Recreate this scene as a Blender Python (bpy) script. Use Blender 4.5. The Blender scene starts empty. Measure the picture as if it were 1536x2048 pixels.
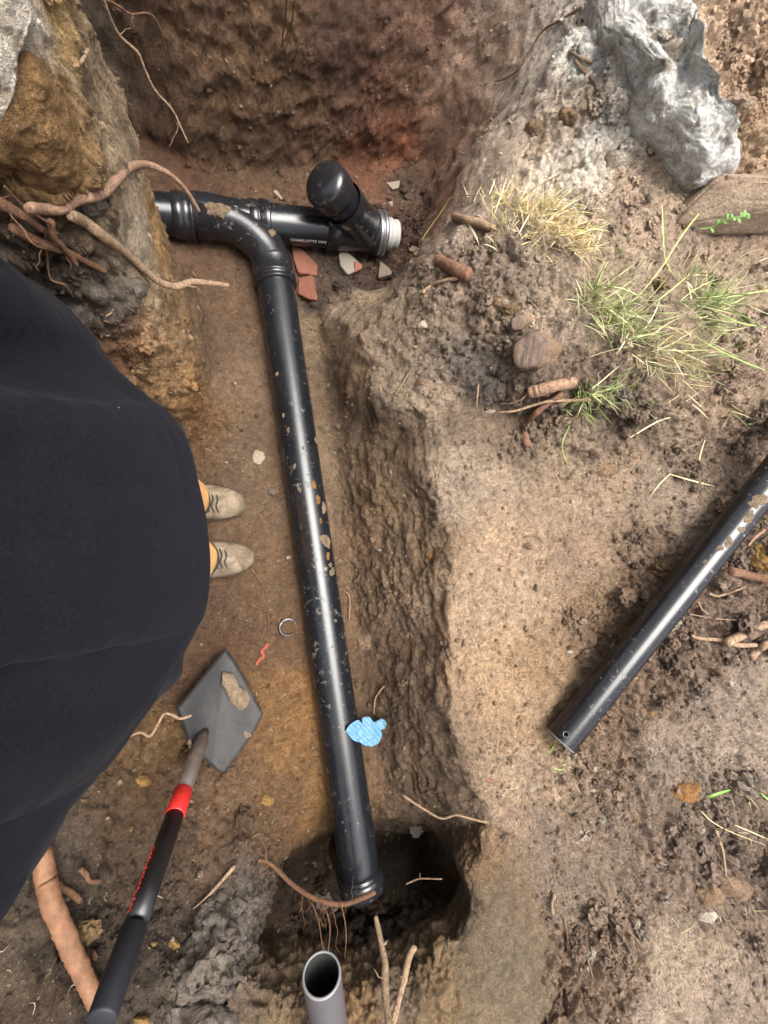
import bpy, bmesh, math, random
import numpy as np
from mathutils import Vector, Matrix
from mathutils.bvhtree import BVHTree
random.seed(7); rng = np.random.default_rng(7)
C = bpy.context.scene.collection
R_ = math.radians

# ------------------------------------------------------------------ camera
CAMH = 1.45; FPX = 940.0
TH, PH = R_(18), R_(3.7)
ROT = Matrix.Rotation(-TH, 4, 'Y') @ Matrix.Rotation(PH, 4, 'X')
cd = bpy.data.cameras.new('camera'); cam = bpy.data.objects.new('camera', cd); C.objects.link(cam)
cam.matrix_world = Matrix.Translation((0, 0, CAMH)) @ ROT
cd.sensor_fit = 'VERTICAL'; cd.sensor_height = 24.0; cd.lens = 24.0 * FPX / 2048.0
cd.clip_start = 0.02; cd.clip_end = 500
bpy.context.scene.camera = cam
# ------------------------------------------------------------------ sky, sun, exposure
w = bpy.data.worlds.new("World"); bpy.context.scene.world = w; w.use_nodes = True
nt = w.node_tree; bg = nt.nodes['Background']
sky = nt.nodes.new('ShaderNodeTexSky'); sky.sky_type = 'NISHITA'; sky.sun_disc = False
SUN_EL, SUN_AZ = R_(79), R_(60)     # azimuth measured from +Y towards +X
sky.sun_elevation = SUN_EL; sky.sun_rotation = SUN_AZ
sky.air_density = 1.0; sky.dust_density = 6.0; sky.ozone_density = 0.6
hs = nt.nodes.new('ShaderNodeHueSaturation'); hs.inputs['Saturation'].default_value = 0.35
nt.links.new(sky.outputs[0], hs.inputs['Color']); nt.links.new(hs.outputs[0], bg.inputs[0])
bg.inputs[1].default_value = 0.105
sl = bpy.data.lights.new('sun', 'SUN'); sl.energy = 1.5; sl.angle = R_(42); sl.color = (1, .96, .9)
so = bpy.data.objects.new('sun', sl); C.objects.link(so)
sdir = Vector((math.sin(SUN_AZ)*math.cos(SUN_EL), math.cos(SUN_AZ)*math.cos(SUN_EL), math.sin(SUN_EL)))
so.rotation_euler = sdir.to_track_quat('Z', 'Y').to_euler(); so.location = sdir * 5
vs = bpy.context.scene.view_settings
vs.view_transform = 'Standard'; vs.look = 'None'; vs.gamma = 1; vs.exposure = 1.85

# ------------------------------------------------------------------ pixel -> world helpers (photo pixels, 1536 x 2048)
R3 = np.array(ROT.to_3x3())
def raydir(px, py): return R3 @ np.array([(px-768)/FPX, (1024-py)/FPX, -1.0])
def W(px, py, z):
    d = raydir(px, py); return np.array([0, 0, CAMH]) + d*((z-CAMH)/d[2])
def D(px, py, t): return Vector(np.array([0, 0, CAMH]) + raydir(px, py)*t)
def floorz(y): return -0.005 - 0.072*y
def WF(px, py, off=0.0):
    z = 0.0
    for _ in range(6): z = floorz(W(px, py, z)[1]) + off
    return W(px, py, z)

# ------------------------------------------------------------------ noise
def _mx(n):
    n = (n ^ (n >> np.uint32(16)))*np.uint32(2246822519); n = (n ^ (n >> np.uint32(13)))*np.uint32(3266489917)
    return n ^ (n >> np.uint32(16))
def _h(ix, iy, iz, s):
    n = _mx(ix.astype(np.uint32)+np.uint32(s*2654435+101)); n = _mx(n*np.uint32(5)+iy.astype(np.uint32)*np.uint32(668265263)+np.uint32(7))
    n = _mx(n*np.uint32(3)+iz.astype(np.uint32)*np.uint32(374761393)+np.uint32(13))
    return (n & np.uint32(0xFFFFFF)).astype(np.float32)/float(0xFFFFFF)
def vnoise(P, f, s=0):
    Q = P*f; I = np.floor(Q).astype(np.int64); T = (Q-I).astype(np.float32); T = T*T*(3-2*T)
    x, y, z = I[..., 0], I[..., 1], I[..., 2]; u, v, t = T[..., 0], T[..., 1], T[..., 2]
    def c(a, b, d): return _h(x+a, y+b, z+d, s)
    r0 = (c(0,0,0)*(1-u)+c(1,0,0)*u)*(1-v) + (c(0,1,0)*(1-u)+c(1,1,0)*u)*v
    r1 = (c(0,0,1)*(1-u)+c(1,0,1)*u)*(1-v) + (c(0,1,1)*(1-u)+c(1,1,1)*u)*v
    return (r0*(1-t)+r1*t)*2-1
def fbm(P, f, o=4, s=0, g=.55):
    r = 0; a = 1; n = 0
    for k in range(o):
        r = r + a*vnoise(P+17.3*k, f, s+k); n += a; a *= g; f *= 2.03
    return r/n
def worley(P, f, s=0):
    Q = P*f; I = np.floor(Q).astype(np.int64); best = np.full(P.shape[:-1], 9., np.float32); b2 = best.copy()
    val = np.zeros(P.shape[:-1], np.float32)
    for a in (-1, 0, 1):
        for b in (-1, 0, 1):
            for c in (-1, 0, 1):
                x, y, z = I[..., 0]+a, I[..., 1]+b, I[..., 2]+c
                dx = x+_h(x, y, z, s)-Q[..., 0]; dy = y+_h(x, y, z, s+1)-Q[..., 1]; dz = z+_h(x, y, z, s+2)-Q[..., 2]
                d = np.sqrt(dx*dx+dy*dy+dz*dz).astype(np.float32)
                hv = _h(x, y, z, s+3)
                m = d < best
                b2 = np.where(m, best, np.minimum(b2, d)); val = np.where(m, hv, val); best = np.where(m, d, best)
    return best, b2, val

# ------------------------------------------------------------------ terrain: contour lines -> height field
X0, X1, Y0, Y1 = -1.5, 2.6, -2.3, 2.5
lines = []
def LP(*pts): lines.append([W(*p) for p in pts])             # pixel, height
def LF(*pts): lines.append([WF(*p) for p in pts])            # pixel, height above the sloping trench floor
def LW(*pts): lines.append([np.array(p, float) for p in pts])   # world
# trench floor
LF((470,650), (470,800), (480,950), (490,1100), (490,1250), (540,1330))
LF((560,650), (590,900), (620,1100), (650,1300), (690,1500), (700,1590))
LF((450,600), (500,620), (560,600), (620,600))
LF((400,520), (500,560), (600,545), (700,520), (800,480), (830,380))
LF((330,480), (500,430), (650,430), (780,430))
LF((400,364), (450,362), (600,360), (700,350), (800,345))
LF((560,1380), (600,1500), (620,1580))
# left wall toe
LF((378,600), (425,625), (428,700), (420,780), (412,860))
LF((412,860), (390,905), (300,940), (200,940))
LF((412,1340), (330,1330), (200,1300))
LF((415,1350), (480,1450), (520,1540), (535,1620))
LW((-.52,.1,-.01), (-.56,-.1,.0), (-.55,-.35,.02))
# pier: corner and its upper faces
LW((-.205,.79,-.03), (-.30,.79,.0), (-.7,.79,.0), (-1.4,.79,.0))
LW((-.185,.775,.0), (-.195,.775,.25), (-.195,.762,.45), (-.19,.745,.65), (-.187,.70,.80), (-.187,.66,.90))
LW((-.205,.742,.66), (-.35,.75,.68), (-.7,.75,.7))
LW((-.20,.64,.94), (-.28,.66,.98), (-.4,.68,1.0), (-.8,.7,1.0), (-1.5,.7,1.0))
LW((-.155,.70,.15), (-.140,.62,.17), (-.125,.5,.19), (-.125,.42,.18), (-.135,.35,.15))
LW((-.180,.68,.45), (-.172,.60,.5), (-.180,.50,.48), (-.20,.40,.42), (-.3,.33,.38))
LW((-.195,.60,.78), (-.21,.55,.76), (-.235,.50,.74), (-.32,.43,.66), (-.55,.30,.6))
LW((-.225,.58,.95), (-.27,.54,.96), (-.36,.48,.97), (-.6,.42,.98), (-.8,.2,.98), (-.88,-.3,.95), (-.9,-.8,.9), (-.8,-1.4,.9), (-.5,-2.2,.9))
LW((-.62,.15,.3), (-.66,-.1,.4), (-.62,-.38,.3))
LW((-1.5,-2.2,1.0), (-1.5,.7,1.0))
# back wall
LW((-1.4,1.2,.0), (-.6,1.22,.0), (-.32,1.24,-.06), (-.16,1.19,-.06))
LW((-1.4,1.22,.5), (-.6,1.24,.5), (-.32,1.27,.5))
LF((400,343), (450,340), (600,338), (720,330), (800,322), (850,318))
LW((-1.4,1.26,.95), (-.6,1.27,.95), (-.3,1.32,.95), (.12,1.5,.95), (.5,1.6,.88))
LW((-1.4,2.4,1.0), (0,2.4,1.0), (1.2,2.4,1.0), (2.5,2.4,1.0))
LW((-1.5,1.8,1.0), (0,1.8,1.0), (.8,1.85,.92), (1.5,1.6,.9))
# right wall of the far part
LF((855,318), (862,370), (852,440), (826,500), (790,545), (740,585))
LW((.69,1.26,.25), (.665,1.12,.25), (.635,1.0,.2))
LP((1150,60,.54), (1100,160,.50), (1050,260,.44), (1000,350,.39), (955,410,.35), (900,470,.32), (860,520,.26))
LP((780,585,.06), (740,610,.10), (700,640,.12), (660,640,.03))
LP((850,540,.26), (800,600,.22), (760,625,.19), (725,650,.17))
# right wall of the trench: toe
LF((640,650), (655,760), (672,880), (686,1000), (700,1150), (722,1300), (748,1450), (772,1560))
LP((700,640,.13), (690,720,.10), (712,800,.11), (735,900,.12), (760,1000,.14), (775,1150,.13), (800,1300,.14), (815,1450,.15), (840,1560,.14))
# block edge and rim
LP((722,660,.20), (712,720,.21), (740,770,.24), (770,805,.27), (835,830,.30), (852,880,.29), (850,935,.28))
LP((850,935,.27), (885,985,.30), (905,1080,.33), (915,1160,.34), (908,1250,.34), (900,1350,.34), (905,1450,.34), (940,1560,.34), (985,1650,.34))
LP((800,840,.20), (800,930,.20), (835,1000,.22), (850,1150,.24), (855,1300,.24), (862,1450,.24), (890,1560,.22))
# upper bank, grass side
LP((860,600,.33), (900,680,.36), (950,700,.38), (1000,760,.40))
LP((905,520,.36), (960,560,.42), (1000,620,.45), (1030,690,.47), (1060,740,.47), (1150,770,.47), (1300,820,.47), (1450,840,.47), (1536,850,.48))
LP((860,860,.315), (950,880,.325), (1060,900,.35), (1200,910,.37), (1350,900,.40), (1536,890,.42))
LP((930,800,.345), (1000,815,.34), (1080,850,.345))
LP((1000,470,.45), (1100,520,.49), (1200,600,.51), (1400,700,.53), (1536,760,.53))
LP((1050,400,.47), (1150,450,.53), (1250,470,.54), (1380,460,.54), (1536,500,.55))
LP((1080,320,.47), (1180,370,.52), (1290,390,.56), (1400,400,.57), (1536,430,.58))
LP((1200,60,.60), (1210,180,.58), (1250,290,.56), (1350,320,.59))
LP((1340,0,.76), (1380,120,.72), (1430,220,.68), (1500,290,.66), (1536,300,.66))
LW((1.1,1.35,.80), (1.5,1.3,.78), (2.5,1.3,.82))
# right shelf
LP((960,1000,.34), (1000,1200,.34), (980,1400,.34), (1020,1580,.34))
LP((1080,1020,.35), (1130,1200,.35), (1080,1400,.34), (1100,1560,.34))
LP((1250,950,.38), (1260,1050,.38), (1300,1000,.39))
LP((1160,1000,.345), (1250,1120,.355), (1220,1220,.35), (1190,1290,.33))
LP((1200,1450,.36), (1330,1250,.41), (1400,1150,.45), (1500,1000,.52))
LP((1250,1500,.38), (1400,1350,.43), (1536,1150,.52))
LP((1400,1550,.42), (1536,1350,.49))
LP((1100,1700,.34), (1250,1650,.37), (1400,1640,.40), (1536,1640,.45))
LP((1060,1800,.33), (1200,1850,.36), (1350,1830,.36), (1536,1850,.42))
LP((1150,2048,.38), (1300,2000,.43), (1536,2048,.47))
LW((1.7,-1.8,.6), (1.9,-.6,.65), (2.0,.4,.65), (2.0,1.0,.75))
LW((2.6,-2.2,.7), (2.6,.4,.75), (2.6,1.2,.95))
# pit at the lower end; its rim is undercut (see undercut_bank below)
LW((.24,-.92,-.07), (.38,-.87,-.05), (.52,-.93,-.10))
LW((.21,-1.08,-.24), (.38,-1.0,-.24), (.56,-1.08,-.26))
LW((.2,-1.2,-.4), (.4,-1.25,-.45), (.6,-1.25,-.45))
LW((.2,-1.42,-.4), (.45,-1.45,-.45), (.64,-1.42,-.4))
LW((.585,-.82,.06), (.62,-.9,.0), (.67,-1.0,-.2), (.70,-1.2,-.38), (.70,-1.4,-.35))
LW((.652,-.725,.335), (.70,-.82,.33), (.75,-.95,.32), (.78,-1.2,.31), (.77,-1.45,.30), (.6,-1.55,.28), (.3,-1.57,.26), (.05,-1.52,.28))
LW((.16,-.93,-.04), (.13,-1.02,-.14), (.11,-1.15,-.28), (.12,-1.38,-.35))
LW((.06,-1.02,.28), (.04,-1.15,.28), (.02,-1.35,.28), (.05,-1.52,.28))
# ridge between pit and lower-left bank
LP((495,1620,.06), (493,1700,.14), (490,1780,.20), (500,1880,.25), (500,1950,.28))
LP((470,1620,.06), (440,1720,.14), (455,1800,.20), (440,1870,.29), (380,1930,.30), (340,1990,.31))
LP((300,1480,.10), (340,1560,.10), (420,1600,.07))
LP((230,1560,.17), (330,1660,.14), (400,1760,.15), (380,1860,.20))
LP((130,1680,.26), (250,1760,.22), (300,1860,.24))
LP((0,1860,.40), (100,1800,.32), (150,1900,.30), (260,2000,.33))
LP((0,1980,.46), (80,1960,.40), (150,2048,.42))
LW((-.3,-1.35,.6), (0,-1.68,.5), (.4,-1.72,.45), (.8,-1.7,.44), (1.2,-1.65,.46))
LW((-.5,-2.2,.8), (.4,-2.2,.6), (1.4,-2.2,.6), (2.6,-2.2,.7))
LW((-.62,-.5,.5), (-.45,-.85,.5))

def rasterize(nx, ny):
    S = np.zeros((ny, nx)); N = np.zeros((ny, nx))
    for L in lines:
        for a, b in zip(L[:-1], L[1:]):
            n = int(max(abs(b[0]-a[0])/(X1-X0)*nx, abs(b[1]-a[1])/(Y1-Y0)*ny)*2)+2
            for t in np.linspace(0, 1, n):
                p = a+(b-a)*t
                i = int(round((p[0]-X0)/(X1-X0)*(nx-1))); j = int(round((p[1]-Y0)/(Y1-Y0)*(ny-1)))
                if 0 <= i < nx and 0 <= j < ny: S[j, i] += p[2]; N[j, i] += 1
    return np.where(N > 0, S/np.maximum(N, 1), 0), N > 0
def resize(A, nx, ny):
    y = np.linspace(0, A.shape[0]-1, ny); x = np.linspace(0, A.shape[1]-1, nx)
    return bilin(A, *np.meshgrid(x, y))
def bilin(A, fx, fy):
    fx = np.clip(fx, 0, A.shape[1]-1.001); fy = np.clip(fy, 0, A.shape[0]-1.001)
    i = fx.astype(int); j = fy.astype(int); u = fx-i; v = fy-j
    if A.ndim == 3: u = u[..., None]; v = v[..., None]
    return (A[j, i]*(1-u)+A[j, i+1]*u)*(1-v)+(A[j+1, i]*(1-u)+A[j+1, i+1]*u)*v
Hm = None
for nx in (26, 52, 103, 205, 411):
    ny = int(nx*(Y1-Y0)/(X1-X0))
    V, M = rasterize(nx, ny)
    Hm = np.full((ny, nx), .4) if Hm is None else resize(Hm, nx, ny)
    for _ in range(300 if nx < 200 else 160):
        Hm[M] = V[M]
        P_ = np.pad(Hm, 1, mode='edge'); Hm = (P_[:-2, 1:-1]+P_[2:, 1:-1]+P_[1:-1, :-2]+P_[1:-1, 2:])/4
for _ in range(2):
    P_ = np.pad(Hm, 1, mode='edge'); Hm = (P_[:-2, 1:-1]+P_[2:, 1:-1]+P_[1:-1, :-2]+P_[1:-1, 2:]+2*Hm)/6
HN = Hm.shape
def hsamp(x, y): return bilin(Hm, (x-X0)/(X1-X0)*(HN[1]-1), (y-Y0)/(Y1-Y0)*(HN[0]-1))
# spring relaxation of the sheet so that steep walls get as many vertices as flats
gx, gy = 170, 190
GX, GY = np.meshgrid(np.linspace(X0, X1, gx), np.linspace(Y0, Y1, gy))
for it in range(620):
    Z = hsamp(GX, GY); P = np.stack([GX, GY, Z], -1)
    dc = np.linalg.norm(P-np.array([.15, 0, CAMH]), axis=-1)
    wx = np.linalg.norm(P[:, 1:]-P[:, :-1], axis=-1)/(dc[:, 1:]+dc[:, :-1])**1.6
    wy = np.linalg.norm(P[1:]-P[:-1], axis=-1)/(dc[1:]+dc[:-1])**1.6
    sx = np.zeros_like(GX); sy = np.zeros_like(GX); sw = np.zeros_like(GX)
    for (A, B, ww) in (((slice(None), slice(1, None)), (slice(None), slice(None, -1)), wx), ((slice(1, None), slice(None)), (slice(None, -1), slice(None)), wy)):
        sx[A] += ww*GX[B]; sy[A] += ww*GY[B]; sw[A] += ww
        sx[B] += ww*GX[A]; sy[B] += ww*GY[A]; sw[B] += ww
    nxp = sx/sw; nyp = sy/sw
    GX[1:-1, 1:-1] += .4*(nxp-GX)[1:-1, 1:-1]; GY[1:-1, 1:-1] += .4*(nyp-GY)[1:-1, 1:-1]
    GY[1:-1, [0, -1]] += .4*(nyp-GY)[1:-1, [0, -1]]; GX[[0, -1], 1:-1] += .4*(nxp-GX)[[0, -1], 1:-1]
def blur(A_, k=1):
    for _ in range(k):
        A_[1:-1, 1:-1] = (A_[:-2, 1:-1]+A_[2:, 1:-1]+A_[1:-1, :-2]+A_[1:-1, 2:]+4*A_[1:-1, 1:-1])/8
    return A_
GX = blur(GX, 6); GY = blur(GY, 6)
NX, NY = 1060, 1180
FX = resize(GX, NX, NY); FY = resize(GY, NX, NY); FX = blur(FX, 12); FY = blur(FY, 12); FZ = hsamp(FX, FY)
P = np.stack([FX, FY, FZ], -1)
def gnormal(P):
    a = np.gradient(P, axis=1); b = np.gradient(P, axis=0); n = np.cross(a, b)
    return n/np.maximum(np.linalg.norm(n, axis=-1, keepdims=True), 1e-9)
N0 = gnormal(P)
for k_ in range(3): N0[..., k_] = blur(N0[..., k_].copy(), 10)
N0 /= np.linalg.norm(N0, axis=-1, keepdims=True)

def quick_bvh(P, st):
    Q = P[::st, ::st]; ny, nx = Q.shape[:2]
    idx = np.arange(nx*ny).reshape(ny, nx)
    f = np.stack([idx[:-1, :-1], idx[:-1, 1:], idx[1:, 1:], idx[1:, :-1]], -1).reshape(-1, 4)
    return BVHTree.FromPolygons(Q.reshape(-1, 3).tolist(), f.tolist())
bvh = quick_bvh(P, 4)
def hit(px, py, tree=None):
    d = Vector(raydir(px, py)); r = (tree or bvh).ray_cast(Vector((0, 0, CAMH)), d.normalized())
    if r[0] is None: return Vector(W(px, py, .3)), Vector((0, 0, 1)), 1.2
    return r[0], r[1], (r[0]-Vector((0, 0, CAMH))).length/d.length

def srgb(c):
    c = np.array(c, float)/255; return np.where(c < .04045, c/12.92, ((c+.055)/1.055)**2.4)
# soil: colour and roughness of the ground at places (px, py, rgb, lump size factor)
brown = (112, 84, 58); tan = (150, 120, 92); ltan = (172, 143, 114); ochre = (150, 108, 58); yel = (150, 112, 62)
red = (128, 74, 50); dred = (108, 66, 48); dark = (84, 66, 52); grey = (134, 120, 106); gb = (122, 102, 84)
SOIL = [
 # far wall
 (300,100,(104,78,54),.4),(400,60,(116,86,60),.5),(450,200,(116,86,58),.55),(550,100,(132,98,66),.6),(600,220,(122,90,62),.6),(700,60,(118,84,62),.4),(750,200,(128,86,62),.55),(690,20,(116,86,66),.3),
 (800,290,(164,98,66),.4),(770,300,(142,92,62),.4),(730,300,(128,78,54),.5),(640,300,brown,.5),(450,300,brown,.5),(380,330,(100,68,46),.4),(830,120,(136,98,72),.4),(860,40,(148,108,84),.4),
 # right far wall
 (880,260,(166,128,102),.2),(930,120,(162,128,104),.25),(880,420,(168,128,102),.2),(950,250,(164,132,108),.35),(1000,100,(160,134,110),.25),(1030,20,(168,144,122),.15),(1010,300,(168,146,124),.12),(980,380,(166,146,124),.12),(1060,120,(166,148,128),.12),(1090,20,(166,150,132),.12),
 (1060,200,(168,150,130),.4),(1080,90,(180,168,152),.6),(1130,30,(184,170,152),.8),(1080,280,(160,138,112),.6),(1130,250,(170,150,126),.9),(1180,300,(190,178,160),1.0),(1120,350,(178,164,144),.8),(1200,340,(184,170,150),1.0),(1150,120,(190,182,168),.8),(1220,260,(186,176,160),1.),
 (1220,100,(188,182,172),.8),(1180,220,(164,140,112),1.),(1450,60,(182,150,116),1.1),(1500,200,(178,144,110),1.3),(1400,40,(186,156,122),.9),(1480,280,(176,142,106),1.2),
 (1250,380,(156,130,104),.9),(1350,370,(152,128,104),.8),(1230,440,(158,132,106),.7),(1350,450,(160,134,108),.6),
 # grass side
 (960,560,gb,1.2),(900,600,(144,120,96),.8),(1000,640,(140,118,96),1.2),(1100,600,(150,128,104),.9),(1200,560,(156,132,106),.6),(1350,600,(156,130,104),.7),(1500,650,(160,134,108),.7),(1480,520,(156,130,104),.6),
 (1300,720,(146,122,98),.9),(1450,780,(144,118,92),.9),(1150,790,(116,94,74),1.3),(1250,830,(112,92,74),1.2),(1080,800,(104,84,66),1.2),
 (880,700,(128,110,90),.9),(930,720,(96,84,72),.9),(960,770,(84,74,64),.8),(820,640,(142,122,98),.6),(780,680,(140,120,96),.6),(800,760,(146,126,102),.7),(860,790,(146,124,100),.7),(920,840,(116,94,72),.3),(1000,860,(118,96,74),.4),
 (1030,900,(122,102,80),.9),(1130,900,(138,116,92),.9),
 # right shelf
 (900,950,(150,128,104),.5),(1000,950,(152,128,102),.4),(1100,980,(148,122,94),.5),(1000,1100,(160,130,98),.4),(950,1200,(162,132,100),.4),(1050,1200,(156,128,96),.42),(980,1350,(158,126,90),.45),(1050,1450,(152,122,88),.55),(1100,1330,(142,112,78),.5),
 (1180,1100,(138,112,86),.4),(1200,1000,(146,120,94),.4),(1350,980,(140,118,96),.4),(1280,1120,(126,102,80),.9),(1180,1250,(124,96,68),.8),(1250,1200,(118,92,68),1.),(1400,950,(128,106,84),.9),(1480,900,(120,98,78),.9),
 (1280,1400,(116,92,70),1.1),(1230,1480,(120,94,70),1.1),(1400,1300,(124,100,80),1.3),(1500,1200,(122,98,78),1.3),(1480,1400,(138,118,98),.5),(1350,1500,(136,116,96),.7),(1500,1500,(142,122,102),.6),
 (1040,1560,(154,128,98),.6),(1130,1560,(146,120,92),.9),(1000,1640,(140,114,88),.5),(1200,1620,(122,100,80),.9),(1100,1680,(116,96,78),.4),(1350,1600,(120,100,82),.9),(1480,1650,(116,96,78),.9),
 (1150,1750,(122,102,82),.6),(1100,1850,(124,100,76),1.2),(1250,1900,(126,102,80),1.2),(1180,1980,(116,92,70),1.5),(1300,1750,(126,104,84),1.1),(1450,1800,(120,98,80),1.2),(1350,1950,(150,128,104),.4),(1450,1950,(146,124,102),.5),(1500,2020,(142,120,98),.6),(1350,2030,(148,126,104),.4),
 (1000,1900,(120,102,80),.05),(1040,1980,(120,102,80),.05),(950,1980,(112,94,72),.12),(1100,2040,(122,104,84),.1),(985,1850,(118,98,76),.15),
 # trench wall right
 (680,620,(156,132,104),0.19),(740,580,(158,134,106),0.19),(640,660,(138,112,84),0.31),(700,760,(130,104,74),0.37),(700,900,(144,118,90),0.31),(760,860,(100,80,56),0.31),(800,900,(106,84,60),0.25),(820,950,(108,86,62),0.19),(750,1000,(124,98,70),0.50),(720,1100,(128,100,74),0.50),(800,1100,(126,104,78),0.50),(860,1120,(122,98,70),0.43),
 (860,1250,(128,102,76),0.43),(780,1300,(122,96,70),0.50),(850,1400,(124,100,76),0.31),(800,1450,(108,84,60),0.50),(760,1400,(106,82,58),0.50),(880,1500,(122,98,72),0.37),(850,1580,(104,82,60),0.31),(930,1650,(112,90,68),0.31),(900,1750,(116,86,58),0.43),
 # trench floor
 (470,600,brown,.35),(440,700,(112,86,62),.25),(480,750,(122,96,72),.2),(500,900,(116,92,68),.2),(550,980,(118,92,66),.2),(550,1150,(116,88,60),.2),(600,1300,(112,82,54),.25),(480,1200,(108,80,54),.25),(440,1300,(102,70,46),.3),(560,1400,(132,94,52),.5),(620,1400,(150,106,54),.45),(600,1500,(136,98,54),.6),(560,1600,(118,86,54),.5),(630,1600,(138,98,52),.5),(440,1220,(100,72,50),.3),
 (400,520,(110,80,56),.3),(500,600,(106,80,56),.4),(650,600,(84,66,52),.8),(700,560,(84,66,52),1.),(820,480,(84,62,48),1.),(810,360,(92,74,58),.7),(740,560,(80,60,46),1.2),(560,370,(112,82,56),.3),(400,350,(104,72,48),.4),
 # pit, soil darkened to paint in its shade
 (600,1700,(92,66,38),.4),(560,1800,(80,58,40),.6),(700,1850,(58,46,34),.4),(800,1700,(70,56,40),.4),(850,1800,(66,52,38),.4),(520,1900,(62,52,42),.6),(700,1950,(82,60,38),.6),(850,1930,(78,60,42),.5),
 # left pier
 (60,60,(170,158,140),.4),(15,40,(176,168,156),.3),(100,200,yel,1.),(60,280,(138,102,54),1.),(130,330,(140,106,62),1.),(140,60,(158,126,70),.7),(170,150,(112,94,74),.6),(200,80,(128,110,90),.4),(215,250,(148,124,94),.6),(230,350,(158,134,104),.4),(260,450,(178,158,130),.15),(290,520,(170,150,122),.15),(310,480,(162,124,74),.4),
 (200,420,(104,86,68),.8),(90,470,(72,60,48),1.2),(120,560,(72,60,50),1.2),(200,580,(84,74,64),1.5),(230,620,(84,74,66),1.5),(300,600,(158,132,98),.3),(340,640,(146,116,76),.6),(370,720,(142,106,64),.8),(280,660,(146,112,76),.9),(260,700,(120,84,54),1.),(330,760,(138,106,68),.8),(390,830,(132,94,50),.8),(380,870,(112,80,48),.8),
 # lower-left bank
 (400,1360,(98,70,46),.4),(330,1480,(120,88,50),.7),(300,1560,(104,76,48),.6),(420,1650,(108,80,54),.7),(460,1620,(112,84,58),.6),(350,1700,(90,68,48),.9),(230,1650,(92,70,48),.8),(150,1720,(88,74,62),.5),(250,1780,(92,72,52),.9),(420,1760,(98,76,54),.6),(400,1820,(84,68,50),.6),(200,1850,(70,56,42),1.),(100,1860,(66,54,42),1.),(50,1920,(104,88,68),.5),(60,2010,(80,62,44),.6),(280,1950,(66,54,42),.6),(340,1880,(74,60,46),.5),
 (430,1880,(128,118,108),1.2),(400,1950,(116,106,98),1.4),(450,1960,(112,102,92),1.5),(440,1820,(136,126,114),.9),(480,2020,(108,92,72),1.5),(350,2020,(98,84,66),1.2),(560,2020,(122,102,76),1.3),(720,2030,(120,92,60),1.2),(800,2000,(110,94,78),1.2),(880,2020,(120,96,66),1.2),(860,1970,(108,86,60),1.2),
]
ctl = []
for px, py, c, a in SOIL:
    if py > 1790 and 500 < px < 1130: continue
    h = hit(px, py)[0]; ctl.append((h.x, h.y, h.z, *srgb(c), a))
for q in ((.4,-1.0,-.28),(.3,-1.25,-.43),(.5,-1.25,-.45),(.4,-1.45,-.4),(.65,-1.2,-.3),(.15,-1.2,-.2),(.72,-1.3,.1),(.5,-1.52,.0),(.6,-1.0,-.2),(.2,-1.05,-.25),(.1,-1.3,.0)): ctl.append((*q, *srgb((72, 56, 42)), .7))  # dark colour inside the pit paints in the shade down there
ctl = np.array(ctl, np.float32)
for k_ in range(len(ctl)):
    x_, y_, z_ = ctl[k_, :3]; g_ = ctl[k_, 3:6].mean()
    if x_ > .5 and z_ > .22: ctl[k_, 3:6] = (ctl[k_, 3:6]*.80+g_*.20)*1.42        # open bank paled: its stronger light is painted into the soil colour
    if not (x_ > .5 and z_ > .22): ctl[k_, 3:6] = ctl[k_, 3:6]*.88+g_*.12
    if x_ > .58 and y_ > .85 and z_ < .6: ctl[k_, 3:6] *= 1.25                     # far right wall faces away; missing light painted into its colour
    if x_ < -.05 and y_ > .3 and z_ > .15: ctl[k_, 3:6] *= 1.35                   # ochre pier clay brightened: light its steep face lacks, put into colour
ctl[:, 3:6] *= 0.95
def idw(Pt, cols, warp=True):
    Q = Pt.copy()
    if warp:
        for k in range(3): Q[..., k] += .035*fbm(Pt, 9, 3, 40+k*7)+.012*fbm(Pt, 40, 2, 60+k)
    acc = np.zeros(Pt.shape[:-1]+(cols.shape[1]-3,), np.float32); sw = np.zeros(Pt.shape[:-1], np.float32)
    for r in cols:
        d2 = (Q[..., 0]-r[0])**2+(Q[..., 1]-r[1])**2+(Q[..., 2]-r[2])**2
        wgt = 1/(d2+.0006)**2.2; sw += wgt
        acc += wgt[..., None]*r[3:]
    return acc/sw[..., None]
st = 4   # colour field on every 4th vertex, then interpolated
Ps = P[::st, ::st].astype(np.float32)
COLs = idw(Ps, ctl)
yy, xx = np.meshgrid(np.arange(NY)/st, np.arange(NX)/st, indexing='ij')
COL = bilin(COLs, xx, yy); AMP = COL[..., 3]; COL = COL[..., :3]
# displacement
P32 = P.astype(np.float32)
Wp = P32+.022*np.stack([fbm(P32, 22, 3, 90+k) for k in range(3)], -1)
big = fbm(P32, 7, 3, 1)
mid = fbm(Wp, 24, 3, 5)
fine = fbm(Wp, 85, 3, 9)
w1, w2, wv = worley(Wp, 26, 20)
v1, v2, vv = worley(Wp+.5, 70, 30)
steep = 1-np.clip(N0[..., 2], 0, 1)
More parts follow.
